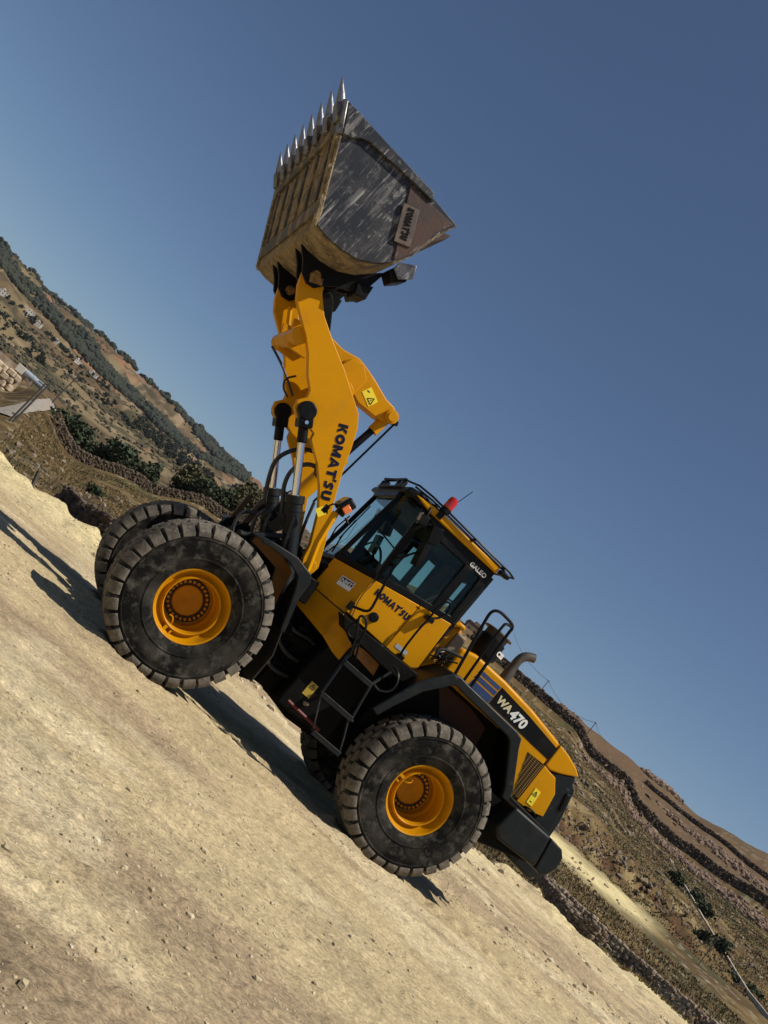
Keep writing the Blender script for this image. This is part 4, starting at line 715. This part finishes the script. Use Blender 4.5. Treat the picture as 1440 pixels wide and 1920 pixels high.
# front fenders
fo = [(3.37, 1.815), (3.26, 1.865), (2.96, 1.915), (2.73, 1.875), (2.675, 1.80), (2.66, 1.61), (2.53, 1.24)]
fi = [(3.35, 1.78), (3.26, 1.80), (3.00, 1.82), (2.83, 1.77), (2.77, 1.68), (2.70, 1.52), (2.58, 1.22)]
for s in (1, -1):
    FN = FB(MB().prism(fo+fi[::-1], s*1.34, s*1.40), 'front_fender', GRY, bevel=.012)
    MB().quadstrip([(x, s*.78, z) for x, z in fo], [(x, s*1.36, z) for x, z in fo], (-.012, 0, -.02)).build('fender_top', GRY, FN, smooth=20)
    MB().prism([(3.32, 1.82), (3.0, 1.86), (2.75, 1.78), (2.70, 1.55), (2.60, 1.24), (2.66, 1.22), (2.82, 1.5), (2.92, 1.70), (3.3, 1.74)], s*.80, s*.86).build('inner_panel', BROWN, FN, smooth=0)  # yellow panel with its shade put into the brown colour
    MB().quadstrip([(2.56, s*.78, 1.24), (2.44, s*.78, .98), (2.40, s*.78, .62)], [(2.56, s*1.36, 1.24), (2.44, s*1.30, .98), (2.40, s*1.2, .62)], (-.015, 0, .0)).build('mud_flap', HOS, FN, smooth=20)
    HL = FB(MB().tube([(2.67, s*1.05, 1.82), (2.80, s*1.00, 2.20), (2.87, s*1.0, 2.58)], .047, 4), 'headlight', YEL, bevel=.01)
    MB().box((2.845, s*1.02, 2.70), (.13, .22, .17), (0, -.30, 0)).build('lamp_housing', BLK, HL, bevel=.02)
    MB().box((2.907, s*1.01, 2.717), (.02, .18, .13), (0, -.30, 0)).build('lamp_glass', CLR, HL, bevel=.006)
    MB().box((2.835, s*1.135, 2.665), (.085, .03, .09), (0, -.30, 0)).build('indicator_lens', ORL, HL, bevel=.008)
    MB().tube([(2.76, s*1.05, 2.60), (2.70, s*1.06, 2.57)], .016, 8).box((2.83, s*1.0, 2.60), (.09, .09, .03)).build('lamp_bracket', BLK, HL)
    MB().tube([(2.90, s*1.0, 2.62), (2.95, s*1.0, 2.64), (2.98, s*.98, 2.56), (2.93, s*.98, 2.50)], .011, 6, smooth=1).box((2.98, s*.98, 2.53), (.05, .05, .09)).build('connector', BLK, HL)
# ---- rear frame
RF = RB(MB().prism([(2.05, .62), (2.0, 1.40), (1.6, 1.62), (.9, 1.64), (.3, 1.5), (-.9, 1.45), (-1.15, 1.05), (-1.0, .85), (-.4, .75), (.7, .55), (1.5, .50)], -.44, .44), 'rear_frame', BLKM, bevel=.02)
RB(MB().box((1.45, .60, .98), (.75, .55, .75)).box((1.35, .72, 1.45), (.9, .35, .3)), 'fuel_tank', BLKM, bevel=.03)
RB(MB().box((1.45, -.70, 1.0), (.8, .5, .8)), 'battery_box', BLKM, bevel=.03)
RB(MB().cyl((0, -.95, .85), (0, .95, .85), .20, 24).cyl((0, .80, .85), (0, 1.0, .85), .30, 28).cyl((0, -.80, .85), (0, -1.0, .85), .30, 28), 'axle', BLKM)
RB(MB().cyl((1.95, 0, .78), (2.5, 0, .8), .07, 14).cyl((1.72, 0, .55), (1.72, 0, 1.45), .10, 18).box((2.0, .45, 1.25), (.5, .10, .10), (0, .1, 0)).cyl((2.3, .5, .95), (1.5, .42, .9), .05, 14), 'steering_link', BLKM, bevel=.005)
RB(MB().tube([(1.72, .86, .70), (1.22, .86, .67)], .025, 6), 'safety_bar', REDP)
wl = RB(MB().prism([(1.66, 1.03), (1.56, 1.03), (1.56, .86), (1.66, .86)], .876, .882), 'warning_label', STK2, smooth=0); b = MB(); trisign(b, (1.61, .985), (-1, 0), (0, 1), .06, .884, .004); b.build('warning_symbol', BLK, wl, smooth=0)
for (x, y, z) in [(2.17, .62, 1.26), (2.13, .60, .86), (2.2, .58, .8), (1.55, .9, .80)]: RB(MB().box((x, y, z), (.06, .05, .04), (0, .5, 0)), 'fitting', TAN, bevel=.008)
# platform and cab base
PL = RB(MB().prism([(1.95, 1.80), (.86, 1.86), (.80, 1.68), (1.22, 1.66), (1.85, 1.69)], .80, 1.15), 'platform', BLKM, bevel=.01)
RB(MB().prism([(1.95, 1.80), (.86, 1.86), (.80, 1.68), (1.22, 1.66), (1.85, 1.69)], -.80, -1.15), 'platform', BLKM, bevel=.01)
b = MB(); lo = [(2.38, .50, 1.60), (2.33, .56, 1.56), (1.90, .88, 1.48), (1.72, .91, 1.42), (1.60, .91, 1.40)]; hi = [(2.38, .50, 1.825), (2.33, .56, 1.825), (1.91, .88, 1.82), (1.80, .91, 1.70), (1.60, .91, 1.62)]
for s in (1, -1):
    b = MB(); b.quadstrip([(x, s*y, z) for x, y, z in lo], [(x, s*y, z) for x, y, z in hi], (-.03, -s*.03, 0)); RB(b, 'cab_skirt', YELD, smooth=20)
b = MB(); b.prism([(1.50, 1.56), (1.56, 1.66), (1.20, 1.70), (1.16, 1.52)], .88, .91); RB(b, 'side_cover', BROWN, bevel=.008)
for x, z in ((1.40, 1.63), (1.31, 1.64)): RB(MB().box((x, .912, z), (.035, .006, .012), (0, .8, 0)), 'slot', TAN)
# ---- cab
CB = RB(MB().prism([(2.32, 1.84), (.82, 1.88), (.82, 1.92), (2.32, 1.88)], -.52, .52).box((1.35, 0, 1.90), (1.05, 1.66, .04)).box((.83, 0, 2.2), (.05, 1.66, .64)).box((1.45, 0, 1.98), (.5, .5, .2)), 'cab', BLKM)
for s in (1, -1):
    MB().prism([(1.89, 1.86), (1.27, 1.855), (1.27, 2.47), (1.89, 2.335)], s*.83, s*.87).build('door', YEL, CB, bevel=.008)
    MB().prism([(1.262, 1.855), (.80, 1.87), (.835, 2.56), (1.262, 2.472)], s*.83, s*.87).build('side_panel', YEL, CB, bevel=.008)
    b = MB(); b.add([(1.895, s*.87, 1.84), (2.33, s*.55, 1.84), (2.33, s*.55, 2.245), (1.895, s*.87, 2.335), (1.875, s*.84, 1.84), (2.30, s*.52, 1.84), (2.30, s*.52, 2.245), (1.875, s*.84, 2.335)], [(0, 1, 2, 3), (7, 6, 5, 4), (0, 4, 5, 1), (1, 5, 6, 2), (2, 6, 7, 3), (3, 7, 4, 0)])
    b.build('corner_panel', YEL, CB, bevel=.006)
    # black glazing frames
    fr = MB()
    fr.prism([(1.98, 3.34), (1.86, 3.34), (1.84, 2.345), (1.90, 2.335)], s*.80, s*.868)                    # door front post
    fr.prism([(.93, 3.30), (.82, 3.30), (.81, 2.565), (.90, 2.55)], s*.80, s*.868)                        # rear post
    fr.prism([(1.17, 3.2), (1.06, 3.2), (1.05, 2.52), (1.16, 2.50)], s*.80, s*.868)                        # middle post
    fr.prism([(1.98, 3.34), (.82, 3.34), (.82, 3.19), (1.97, 3.17)], s*.80, s*.866)
    fr.prism([(1.90, 2.34), (.83, 2.56), (.84, 2.64), (1.89, 2.43)], s*.80, s*.867)
    fr.add([(1.90, s*.86, 2.34), (2.33, s*.54, 2.25), (2.33, s*.54, 2.33), (1.90, s*.86, 2.42), (1.87, s*.82, 2.34), (2.30, s*.50, 2.25), (2.30, s*.50, 2.33), (1.87, s*.82, 2.42)], [(0, 1, 2, 3), (7, 6, 5, 4), (0, 4, 5, 1), (1, 5, 6, 2), (2, 6, 7, 3), (3, 7, 4, 0)])
    fr.tube([(2.31, s*.53, 2.26), (2.22, s*.55, 3.34)], .035, 6)
    fr.build('window_frame', BLK, CB, bevel=.01)
    MB().prism([(1.87, 2.42), (1.16, 2.57), (1.16, 3.20), (1.88, 3.20)], s*.825, s*.832).build('window', GLS, CB, smooth=0)
    MB().prism([(1.06, 2.60), (.90, 2.62), (.92, 3.20), (1.07, 3.20)], s*.825, s*.832).build('window', GLS, CB, smooth=0)
    b = MB(); b.add([(1.90, s*.85, 2.34), (2.31, s*.54, 2.26), (2.22, s*.56, 3.33), (1.96, s*.84, 3.33)], [(0, 1, 2, 3)]); b.build('window', GLS, CB, smooth=0)
# rounded corners and dividers seen through the far windows
MB().box((1.35, -.82, 2.50), (1.0, .04, .42)).box((1.42, -.82, 2.9), (.16, .05, .8)).tube([(1.86, -.82, 3.03), (1.5, -.82, 2.98)], .012, 6).tube([(1.86, -.82, 2.72), (1.5, -.82, 2.68)], .012, 6).build('far_door_frame', BLK, CB)
b = MB(); b.add([(2.315, -.52, 2.26), (2.315, .52, 2.26), (2.22, .54, 3.34), (2.22, -.54, 3.34)], [(0, 1, 2, 3)]); b.build('windshield', GLS, CB, smooth=0)
MB().box((2.30, 0, 2.25), (.05, 1.08, .06)).box((2.24, 0, 3.31), (.05, 1.1, .10)).box((.86, 0, 3.2), (.06, 1.6, .2)).box((.84, .62, 2.85), (.05, .35, .7)).box((.84, -.62, 2.85), (.05, .35, .7)).build('end_frame', BLK, CB, bevel=.01)
b = MB(); b.add([(.84, -.45, 2.5), (.84, .45, 2.5), (.84, .45, 3.12), (.84, -.45, 3.12)], [(0, 1, 2, 3)]); b.build('rear_window', GLS, CB, smooth=0)
RO = MB().prism([(2.28, 3.34), (2.26, 3.42), (2.1, 3.455), (.86, 3.45), (.80, 3.40), (.80, 3.33)], -.845, .845).build('roof', BLK, CB, bevel=.02)
for s in (1, -1): MB().prism([(2.16, 3.385), (1.9, 3.425), (.83, 3.435), (.815, 3.35), (1.9, 3.335)], s*.842, s*.90).build('roof_trim', YEL, RO, bevel=.014, seg=3)
MB().box((1.5, 0, 3.30), (1.3, 1.5, .05)).build('ceiling', BLKM, CB)
textmesh('lettering', 'GALEO', WHT, CB, (1.135, .869, 3.215), (-1, 0, .0), (0, 0, 1), .076, 1.0, .002, .001, 0, 1.05)
dt = blocktext('lettering', "KOMAT'SU", NAVY, CB, (1.775, .8715, 2.215), (1.275, .8715, 2.235), .082, (0, 0, 1), .003)
n0 = Vector((2.33-1.895, .55-.87, 0)).normalized(); c0 = Vector((1.895, .872, 0))+Vector((.32, .435, 0)).normalized()*.004
def onc(t, z, o=0): p = c0+n0*t; q = Vector((.32, .435, 0)).normalized()*o; return (p.x+q.x, p.y+q.y, z)
b = MB(); b.add([onc(.31, 2.03), onc(.12, 2.05), onc(.12, 2.17), onc(.31, 2.15), onc(.31, 2.03, .003), onc(.12, 2.05, .003), onc(.12, 2.17, .003), onc(.31, 2.15, .003)], [(0, 1, 2, 3), (7, 6, 5, 4), (0, 4, 5, 1), (1, 5, 6, 2), (2, 6, 7, 3), (3, 7, 4, 0)]); sk = b.build('dealer_label', WHT, CB, smooth=0)
b = MB(); b.add([onc(.30, 2.08, .004), onc(.13, 2.10, .004), onc(.13, 2.16, .004), onc(.30, 2.14, .004)], [(0, 1, 2, 3)]); b.build('label_field', NAVY, sk, smooth=0)
textmesh('label_lettering', 'NMT', WHT, sk, onc(.29, 2.085, .006), -n0+Vector((0, 0, .1)), (0, 0, 1), .062, 1.15, .002, .0005)
MB().box((1.10, .873, 1.955), (.17, .004, .05), (0, .03, 0)).build('data_plate', TNK, CB, smooth=0)
MB().cyl((1.60, .86, 2.015), (1.60, .90, 2.015), .058, 28).cyl((1.60, .90, 2.015), (1.60, .905, 2.015), .042, 24).build('door_lock', BLK, CB, bevel=.008)
MB().box((1.265, .873, 2.44), (.05, .004, .012)).build('latch_slot', BLK, CB)
MB().tube([(1.84, .98, 2.62), (1.82, 1.0, 2.50), (1.75, 1.0, 2.20), (1.715, 1.0, 2.05), (1.74, .98, 2.00), (1.83, .93, 1.965), (1.90, .90, 1.94)], .017, 8, smooth=1).box((1.90, .90, 1.94), (.05, .06, .10)).box((1.84, .93, 2.6), (.03, .12, .03)).build('grab_handle', BLK, CB)
MB().tube([(1.06, .90, 1.88), (1.12, .98, 1.95), (1.14, 1.0, 2.25), (1.12, .98, 2.42), (1.03, .96, 2.50), (.98, .96, 2.60), (1.02, .96, 2.72), (1.10, .97, 2.70), (1.13, .98, 2.55), (1.12, .98, 2.42)], .014, 8, smooth=1).box((1.10, .92, 2.42), (.10, .12, .05)).box((1.06, .90, 1.89), (.08, .06, .04)).build('grab_handle', BLK, CB)
MB().tube([(1.90, .885, 2.42), (1.86, .885, 2.30), (1.88, .885, 2.1), (1.80, .885, 1.86)], .006, 5, smooth=1).tube([(1.76, .93, 1.70), (1.5, .9, 1.78), (1.22, .88, 1.87)], .005, 5, smooth=1).build('washer_line', HOS, CB)
# interior
ST = MB().box((1.25, 0, 2.38), (.50, .50, .14)).box((1.02, 0, 2.74), (.14, .48, .66), (0, -.14, 0)).box((1.0, 0, 3.1), (.10, .26, .18)).box((1.25, 0, 2.15), (.3, .3, .4)).build('seat', SEAT, CB, bevel=.04, seg=3)
MB().tube([(2.1, 0, 2.0), (1.85, 0, 2.62)], .04, 10).tube([(1.83+.17*math.cos(a)*.45, .19*math.sin(a), 2.66+.19*math.cos(a)*.5) for a in np.linspace(0, 2*PI, 25)], .016, 6).build('steering_wheel', BLK, CB)
MB().box((2.12, 0, 2.28), (.28, .7, .3)).box((1.3, -.45, 2.45), (.6, .14, .12)).box((1.3, .42, 2.40), (.5, .14, .10)).build('console', BLKM, CB, bevel=.02)
MB().tube([(1.5, -.45, 2.5), (1.55, -.45, 2.68)], .012, 6).tube([(1.6, -.42, 2.5), (1.64, -.42, 2.66)], .012, 6).build('control_lever', BLK, CB)
MB().tube([(2.335, .25, 2.30), (2.36, .18, 2.55), (2.33, .05, 2.80)], .01, 6).tube([(2.34, .05, 2.5), (2.31, .04, 3.05)], .008, 5).tube([(2.335, -.25, 2.30), (2.38, -.35, 2.62), (2.33, -.45, 2.85)], .01, 6).build('wiper', BLK, CB)
# roof rack, visor, beacon, antenna, lights, mirrors
RK = MB()
RK.tube([(2.26, -.52, 3.50), (2.30, -.48, 3.52), (2.28, .50, 3.50), (2.18, .80, 3.50), (2.0, .92, 3.49), (.72, .95, 3.46), (.62, .90, 3.45), (.62, -.9, 3.45)], .013, 8).tube([(2.2, .74, 3.47), (1.98, .87, 3.465), (.75, .90, 3.44)], .012, 8).tube([(2.26, -.52, 3.50), (2.1, -.9, 3.49), (.62, -.9, 3.45)], .013, 8)
RK.box((2.27, 0, 3.395), (.07, 1.05, .015)).box((2.28, 0, 3.51), (.04, 1.0, .02))
for y in (-.50, -.3, .25, .48): RK.box((2.27, y, 3.44), (.06, .035, .10), (.2, 0, 0))
for x in (1.9, 1.3, .8): RK.box((x, .89, 3.45), (.03, .10, .03))
RK.build('roof_rack', BLK, CB)
BE = MB().cyl((1.79, .92, 3.44), (1.79, .92, 3.50), .062, 20).box((1.80, .90, 3.40), (.07, .06, .10)).build('beacon', BLK, CB)
MB().lathe([(.0, .0), (.001, 0)], (0, 0, 0), 3)
b = MB(); pr = [(.058, 0), (.062, .02), (.060, .11), (.050, .145), (.02, .16), (0, .162)]; vs = []; 
for r, z in pr: vs += [(1.79+r*math.cos(2*PI*k/24), .92+r*math.sin(2*PI*k/24), 3.50+z) for k in range(24)]
b.add(vs, [(i*24+k, i*24+(k+1) % 24, (i+1)*24+(k+1) % 24, (i+1)*24+k) for i in range(5) for k in range(24)]); b.build('beacon_lens', REDL, BE)
MB().tube([(1.76, .86, 3.45), (1.735, .86, 3.62), (1.675, .86, 3.87)], .005, 5).build('antenna', BLK, CB)
for s in (1, -1):
    WL = MB().box((1.93, s*.97, 3.20), (.10, .14, .12), (0, .25, 0)).tube([(1.92, s*.94, 3.27), (1.93, s*.9, 3.38)], .018, 8).build('work_light', BLK, CB, bevel=.012)
    MB().box((1.985, s*.972, 3.215), (.012, .115, .10), (0, .25, 0)).build('light_glass', CLR, WL, bevel=.004)
    MR = MB().box((1.74, s*1.02, 3.14), (.13, .25, .20), (0, .35, 0)).tube([(1.86, s*.90, 3.28), (1.80, s*1.0, 3.24)], .014, 8).build('mirror', BLK, CB, bevel=.03, seg=3)
    MR = MB().box((1.70, s*1.02, 2.88), (.07, .22, .26), (0, .25, 0)).tube([(1.92, s*.88, 2.66), (1.84, s*.98, 2.70), (1.78, s*1.02, 2.84), (1.72, s*1.02, 2.9)], .014, 8, smooth=1).build('mirror', BLK, CB, bevel=.025, seg=3)
MB().box((.74, .90, 3.40), (.14, .10, .06), (0, .1, 0)).box((.74, -.7, 3.40), (.14, .10, .06)).build('rear_light', BLK, CB, bevel=.015)
MB().prism([(.80, 1.95), (.80, 3.3), (.765, 3.3), (.765, 2.5)], .74, .80).build('rear_trim', GRY, CB)
# ---- ladder
LA = RB(MB().tube([(1.655, 1.26, 1.68), (1.655, 1.31, 1.42), (1.625, 1.34, 1.02)], .018, 6).tube([(1.10, 1.12, 1.70), (1.25, 1.31, 1.43), (1.18, 1.34, 1.02), (1.15, 1.34, 1.0)], .018, 6), 'ladder', GRY)
for (x0, x1, z, y) in [(1.65, 1.25, 1.43, 1.30), (1.62, 1.17, 1.02, 1.32), (1.42, 1.02, .655, 1.32)]:
    o = MB().box(((x0+x1)/2, y-.03, z), (x0-x1, .10, .022)).box(((x0+x1)/2, y+.03, z-.01), (x0-x1, .014, .055)).build('step', GRY, LA, bevel=.004); MB().box(((x0+x1)/2, y+.038, z+.017), (x0-x1-.02, .008, .006)).build('worn_edge', WRN, o)
MB().quadstrip([(1.60, 1.28, 1.0), (1.52, 1.30, .85), (1.42, 1.28, .68)], [(1.60, 1.33, 1.0), (1.52, 1.35, .85), (1.42, 1.33, .68)], (.015, 0, 0)).quadstrip([(1.19, 1.28, 1.0), (1.10, 1.30, .82), (1.03, 1.28, .68)], [(1.19, 1.33, 1.0), (1.10, 1.35, .82), (1.03, 1.33, .68)], (.015, 0, 0)).build('rubber_strap', HOS, LA)
MB().tube([(1.64, 1.30, 1.50), (1.72, 1.31, 1.70), (1.84, 1.32, 1.86), (1.85, 1.32, 1.91), (1.79, 1.32, 1.93), (1.71, 1.32, 1.86), (1.67, 1.31, 1.70), (1.57, 1.30, 1.53)], .014, 8, smooth=2).tube([(1.68, 1.30, 1.70), (1.80, 1.30, 1.66), (1.86, 1.30, 1.72), (1.84, 1.30, 1.86)], .012, 8, smooth=1).build('grab_loop', BLK, LA)
MB().tube([(1.15, 1.20, 1.74), (1.10, 1.30, 1.73), (1.03, 1.34, 1.62), (1.04, 1.34, 1.50), (1.14, 1.32, 1.43), (1.22, 1.31, 1.45)], .013, 8, smooth=2).build('grab_loop', GRY, LA)
LIN = mat('dark_red_liner', (.045, .010, .004), .7)
# ---- rear fenders
ro_ = [(1.10, 1.25), (1.03, 1.42), (.88, 1.81), (.63, 2.115), (.54, 2.14), (.42, 2.13), (-.40, 2.11), (-.49, 2.08), (-.54, 1.98), (-.81, 1.58), (-.84, 1.45)]
ri_ = [(1.0, 1.22), (.92, 1.42), (.77, 1.74), (.54, 2.02), (.48, 2.03), (.40, 2.02), (-.34, 2.00), (-.40, 1.97), (-.45, 1.90), (-.70, 1.56), (-.75, 1.45)]
for s in (1, -1):
    FN = RB(MB().prism(ro_+ri_[::-1], s*1.33, s*1.41), 'rear_fender', GRY, bevel=.016)
    MB().quadstrip([(x, s*.76, z) for x, z in ro_], [(x, s*1.37, z) for x, z in ro_], (0, 0, -.03)).build('fender_top', BLK, FN, smooth=20)
    MB().prism([(.95, 1.3), (.75, 1.74), (.52, 2.03), (-.40, 2.03), (-.60, 2.02), (-.78, 1.70), (-.95, 1.5), (-.95, 1.0), (-.2, 1.0), (.5, 1.0), (.9, 1.0)], s*.775, s*.785).build('wheel_arch_liner', BLKM, FN, smooth=0)
    MB().prism([(.48, 1.99), (-.05, 1.99), (-.35, 1.93), (-.42, 1.6), (.0, 1.45)], s*.79, s*.80).build('liner_panel', LIN, FN, smooth=0)
TANB = mat('dusty_brown_mesh', (.20, .115, .02), .6)
# ---- hood
HD = RB(MB().prism([(.50, 1.60), (.50, 2.45), (.30, 2.51), (-.20, 2.51), (-.70, 2.475), (-1.262, 2.395), (-1.262, 1.56), (-1.20, 1.50)], -.77, .77), 'hood', YEL, bevel=.085, seg=5)
b = MB(); tl = [(-1.27, 2.390), (-1.45, 2.36), (-1.62, 2.31), (-1.71, 2.26), (-1.72, 2.235), (-1.50, 2.12), (-1.36, 2.07), (-1.27, 2.085)]; b.prism(tl, -.77, .77); b.build('hood_tail', YEL, HD, bevel=.045, seg=4)
b = MB(); b.prism([(-1.27, 2.078), (-1.36, 2.06), (-1.49, 2.05), (-1.62, 1.90), (-1.68, 1.60), (-1.50, 1.54), (-1.27, 1.53)], -.765, .765); b.build('side_door', YEL, HD, bevel=.01)
b = MB(); b.prism([(-1.38, 2.06), (-1.51, 2.115), (-1.71, 2.225), (-1.77, 2.02), (-1.84, 1.80), (-1.90, 1.50), (-1.60, 1.45), (-1.62, 1.6), (-1.55, 2.0)], -.75, .75); GRL = b.build('rear_grille', GRY, HD, bevel=.012)
for k in range(9): MB().box((-1.80-.016*k*.0, 0, 1.6+.06*k), (.03, 1.2, .02)).build('grille_bar', BLK, GRL) if k % 4 == 0 else None
MB().box((-1.79, .62, 1.90), (.06, .30, .22), (0, .25, 0)).build('tail_light', BLK, GRL, bevel=.01)
y1 = .7725
MB().prism([(-.195, 2.18), (-.20, 2.425), (-.70, 2.39), (-1.255, 2.325), (-1.255, 2.15), (-.98, 2.155)], .765, y1+.001).build('model_panel', NAVY if False else BLK, HD, smooth=0)
textmesh('lettering', 'WA', CRM, HD, (-.245, y1+.003, 2.255), (-1, 0, -.05), (-.14, 0, 1), .13, 1.0, .006, .001, .0, 1.0)
textmesh('lettering', '470', WHT, HD, (-.485, y1+.003, 2.222), (-1, 0, -.05), (-.14, 0, 1), .170, 1.0, .007, .001, .0, 1.0)
for z0, z1 in ((2.175, 2.265), (2.285, 2.345), (2.365, 2.415)):
    MB().prism([(.16-(z0-2.17)*.0, z0), (-.185, z0-.0), (-.19, z1), (.15, z1)], .765, y1).build('blue_stripe', SBLU, HD, smooth=0)
gp = [(-.99, 2.055), (-1.245, 2.07), (-1.245, 1.60), (-1.20, 1.53), (-1.17, 1.60)]
GRI = MB().prism([(-.985, 2.06), (-1.25, 2.075), (-1.25, 1.58), (-1.20, 1.52), (-1.165, 1.60)], .765, y1+.001).build('side_grille', BLK, HD, smooth=0)
b = MB()
for k in range(22):
    z = 2.05-k*.0235; t = (2.06-z)/.5; x0 = -.985-t*.185; 
    if z > 1.56: b.box(((x0-1.25)/2, y1+.004, z+.004*0), (abs(-1.25-x0), .004, .0045), (0, -.03, 0))
for k in range(5): xx = -1.04-k*.045; zb = max(1.56, 2.05-((-.985-xx)/.185)*.5*-1 if False else 1.56); zl = 2.06-max(0, (-.985-xx))*0; zlow = 1.56 if xx < -1.165 else 2.06-((-.985-xx)/.185)*.5; b.box((xx, y1+.0045, (2.06+zlow)/2), (.008, .005, 2.06-zlow), (0, 0, 0))
b.box((-1.247, y1+.0045, 1.82), (.010, .006, .50)); b.build('grille_bars', TANB, GRI, smooth=0)
b = MB(); b.box((-1.264, .772, 2.0), (.008, .006, .80)); b.build('seam', BLK, HD, smooth=0)
wl = MB().prism([(-1.36, 1.80), (-1.45, 1.80), (-1.47, 1.60), (-1.38, 1.60)], .764, .772).build('warning_label', STK, HD, smooth=0); b = MB(); trisign(b, (-1.405, 1.745), (-1, 0), (0, 1), .06, .774, .004); b.box((-1.42, .774, 1.64), (.03, .003, .008)); b.build('warning_symbol', BLK, wl, smooth=0)
MB().tube([(-1.40, .77, 1.545), (-1.40, .83, 1.56), (-1.50, .83, 1.57), (-1.55, .83, 1.54), (-1.55, .80, 1.50)], .014, 8, smooth=1).build('grab_handle', BLK, HD)
RB(MB().prism([(.78, 1.9), (.78, 2.52), (.70, 2.60), (.62, 2.60), (.50, 2.50), (.50, 1.9)], -.72, .72), 'hydraulic_tank', YELD, bevel=.03)
RB(MB().prism([(.70, 2.605), (.80, 2.53), (.84, 2.545), (.74, 2.66), (.64, 2.66), (.62, 2.605)], .40, .80), 'tank_trim', YEL, bevel=.02)
RB(MB().box((.585, .735, 2.43), (.15, .07, .26)), 'tank_cover', TAN, bevel=.02)
b = MB(); 
for k in range(60): p = Vector((.62, .80, 2.22)); q = p+Vector(rng.normal(size=3))*.07; b.tube([p, (p+q)/2+Vector(rng.normal(size=3))*.02, q], .008, 4)
RB(b, 'cable_bundle', HOS)
# air cleaner and exhaust
AC = RB(MB().tube([(.08, .30, 2.44), (.08, .30, 2.62)], .15, 28).tube([(.08, .30, 2.60), (.08, .30, 2.84)], .175, 32).tube([(.08, .30, 2.615), (.08, .30, 2.63)], .182, 32), 'air_cleaner', BLK)
MB().tube([(.08, .30, 2.84), (.08, .30, 2.935)], .155, 32).build('clear_bowl', PIPE, AC); MB().tube([(.08, .30, 2.93), (.08, .30, 2.945), (.08, .30, 2.96)], [.205, .20, .12], 32).build('cap', PIPE, AC)
textmesh('lettering', 'CSI', WHT, AC, (.0, .475, 2.70), (-1, -.45, 0), (0, 0, 1), .09, 1.0, .004, .001)
RB(MB().tube([(-.50, 0, 2.40), (-.49, 0, 2.78), (-.485, 0, 2.88), (-.50, 0, 2.96), (-.55, 0, 3.02), (-.64, 0, 3.06)], [.068, .068, .07, .072, .072, .07, .06], 24, smooth=2), 'exhaust_pipe', PIPE)
# handrails on the hood deck
RB(MB().tube([(.44, .98, 2.10), (.59, .98, 2.86), (.60, .98, 2.98), (.53, .98, 3.04), (.40, .98, 3.04), (.29, .98, 3.03), (.26, .98, 2.98), (.27, .98, 2.94), (.20, .98, 2.12)], .019, 10, smooth=2).tube([(.28, .98, 3.0), (.36, 1.0, 2.99), (.40, 1.02, 2.94), (.33, 1.02, 2.12)], .017, 10, smooth=2), 'handrail', BLK)
RB(MB().tube([(.84, 1.15, 2.14), (.85, 1.12, 2.24), (.70, 1.08, 2.30), (.52, 1.0, 2.34)], .018, 8, smooth=2), 'handrail', GRY)
RB(MB().tube([(.44, -.98, 2.10), (.55, -.98, 2.98), (.29, -.98, 3.02), (.20, -.98, 2.12)], .019, 10, smooth=1), 'handrail', BLK)
# ---- counterweight
CWP = [(-1.08, 1.475), (-1.675, 1.475), (-1.745, 1.09), (-1.16, 1.055), (-1.03, 1.15)]
CWT = RB(MB().prism(CWP, -1.20, 1.20), 'counterweight', GRY, bevel=.035, seg=3)
MB().prism([(-1.685, 1.47), (-1.88, 1.45), (-1.955, 1.38), (-1.975, 1.25), (-1.92, 1.11), (-1.84, 1.065), (-1.755, 1.08)], -1.20, 1.20).build('end_section', GRY, CWT, bevel=.018, seg=3)
MB().prism([(-1.70, 1.46), (-2.18, 1.44), (-2.26, 1.30), (-2.26, 1.02), (-2.1, .92), (-1.75, .95)], -.62, .62).prism([(-2.2, 1.40), (-2.45, 1.38), (-2.5, 1.25), (-2.5, 1.0), (-2.2, .95)], -.25, .25).build('tow_section', GRY, CWT, bevel=.03, seg=3)
MB().prism([(-1.55, 2.30), (-1.80, 2.24), (-2.0, 2.1), (-2.1, 1.7), (-2.12, 1.46), (-1.7, 1.46)], -.45, .45).build('radiator_guard', GRY, HD, bevel=.02)
RB(MB().prism([(-.80, 1.56), (-1.20, 1.53), (-1.85, 1.50), (-1.80, 1.05), (-1.10, .86), (-.92, .84), (-.80, 1.2)], -.88, .88), 'rear_chassis', BLKM, bevel=.02)
# mud and grime lumps under the frame
for k in range(26):
    x = random.uniform(1.9, 2.4); z = random.uniform(.6, 1.55); y = random.uniform(.40, .62); s = random.uniform(.04, .10); RB(MB().box((x, y, z), (s*1.6, s*2, s), (random.random(), random.random(), 0)).cyl((x, y, z), (x+s*1.5, y, z+s), s*.3, 8), 'hydraulic_fitting', BLKM, bevel=.006)
# ------------------------------------------------------------------ haze
if HAZE:
    hz = MB().box((0, -700, 120), (7600, 7000, 280)).build('haze', bpy.data.materials.new('thin_air_haze'), smooth=0); tag(hz, kind='stuff')
    M = hz.data.materials[0]; M.use_nodes = True; N = M.node_tree.nodes; N.remove(N['Principled BSDF'])
    pv = N.new('ShaderNodeVolumePrincipled'); pv.inputs['Color'].default_value = (.78, .86, 1, 1); pv.inputs['Density'].default_value = .00004; pv.inputs['Anisotropy'].default_value = .2
    M.node_tree.links.new(pv.outputs[0], N['Material Output'].inputs['Volume'])
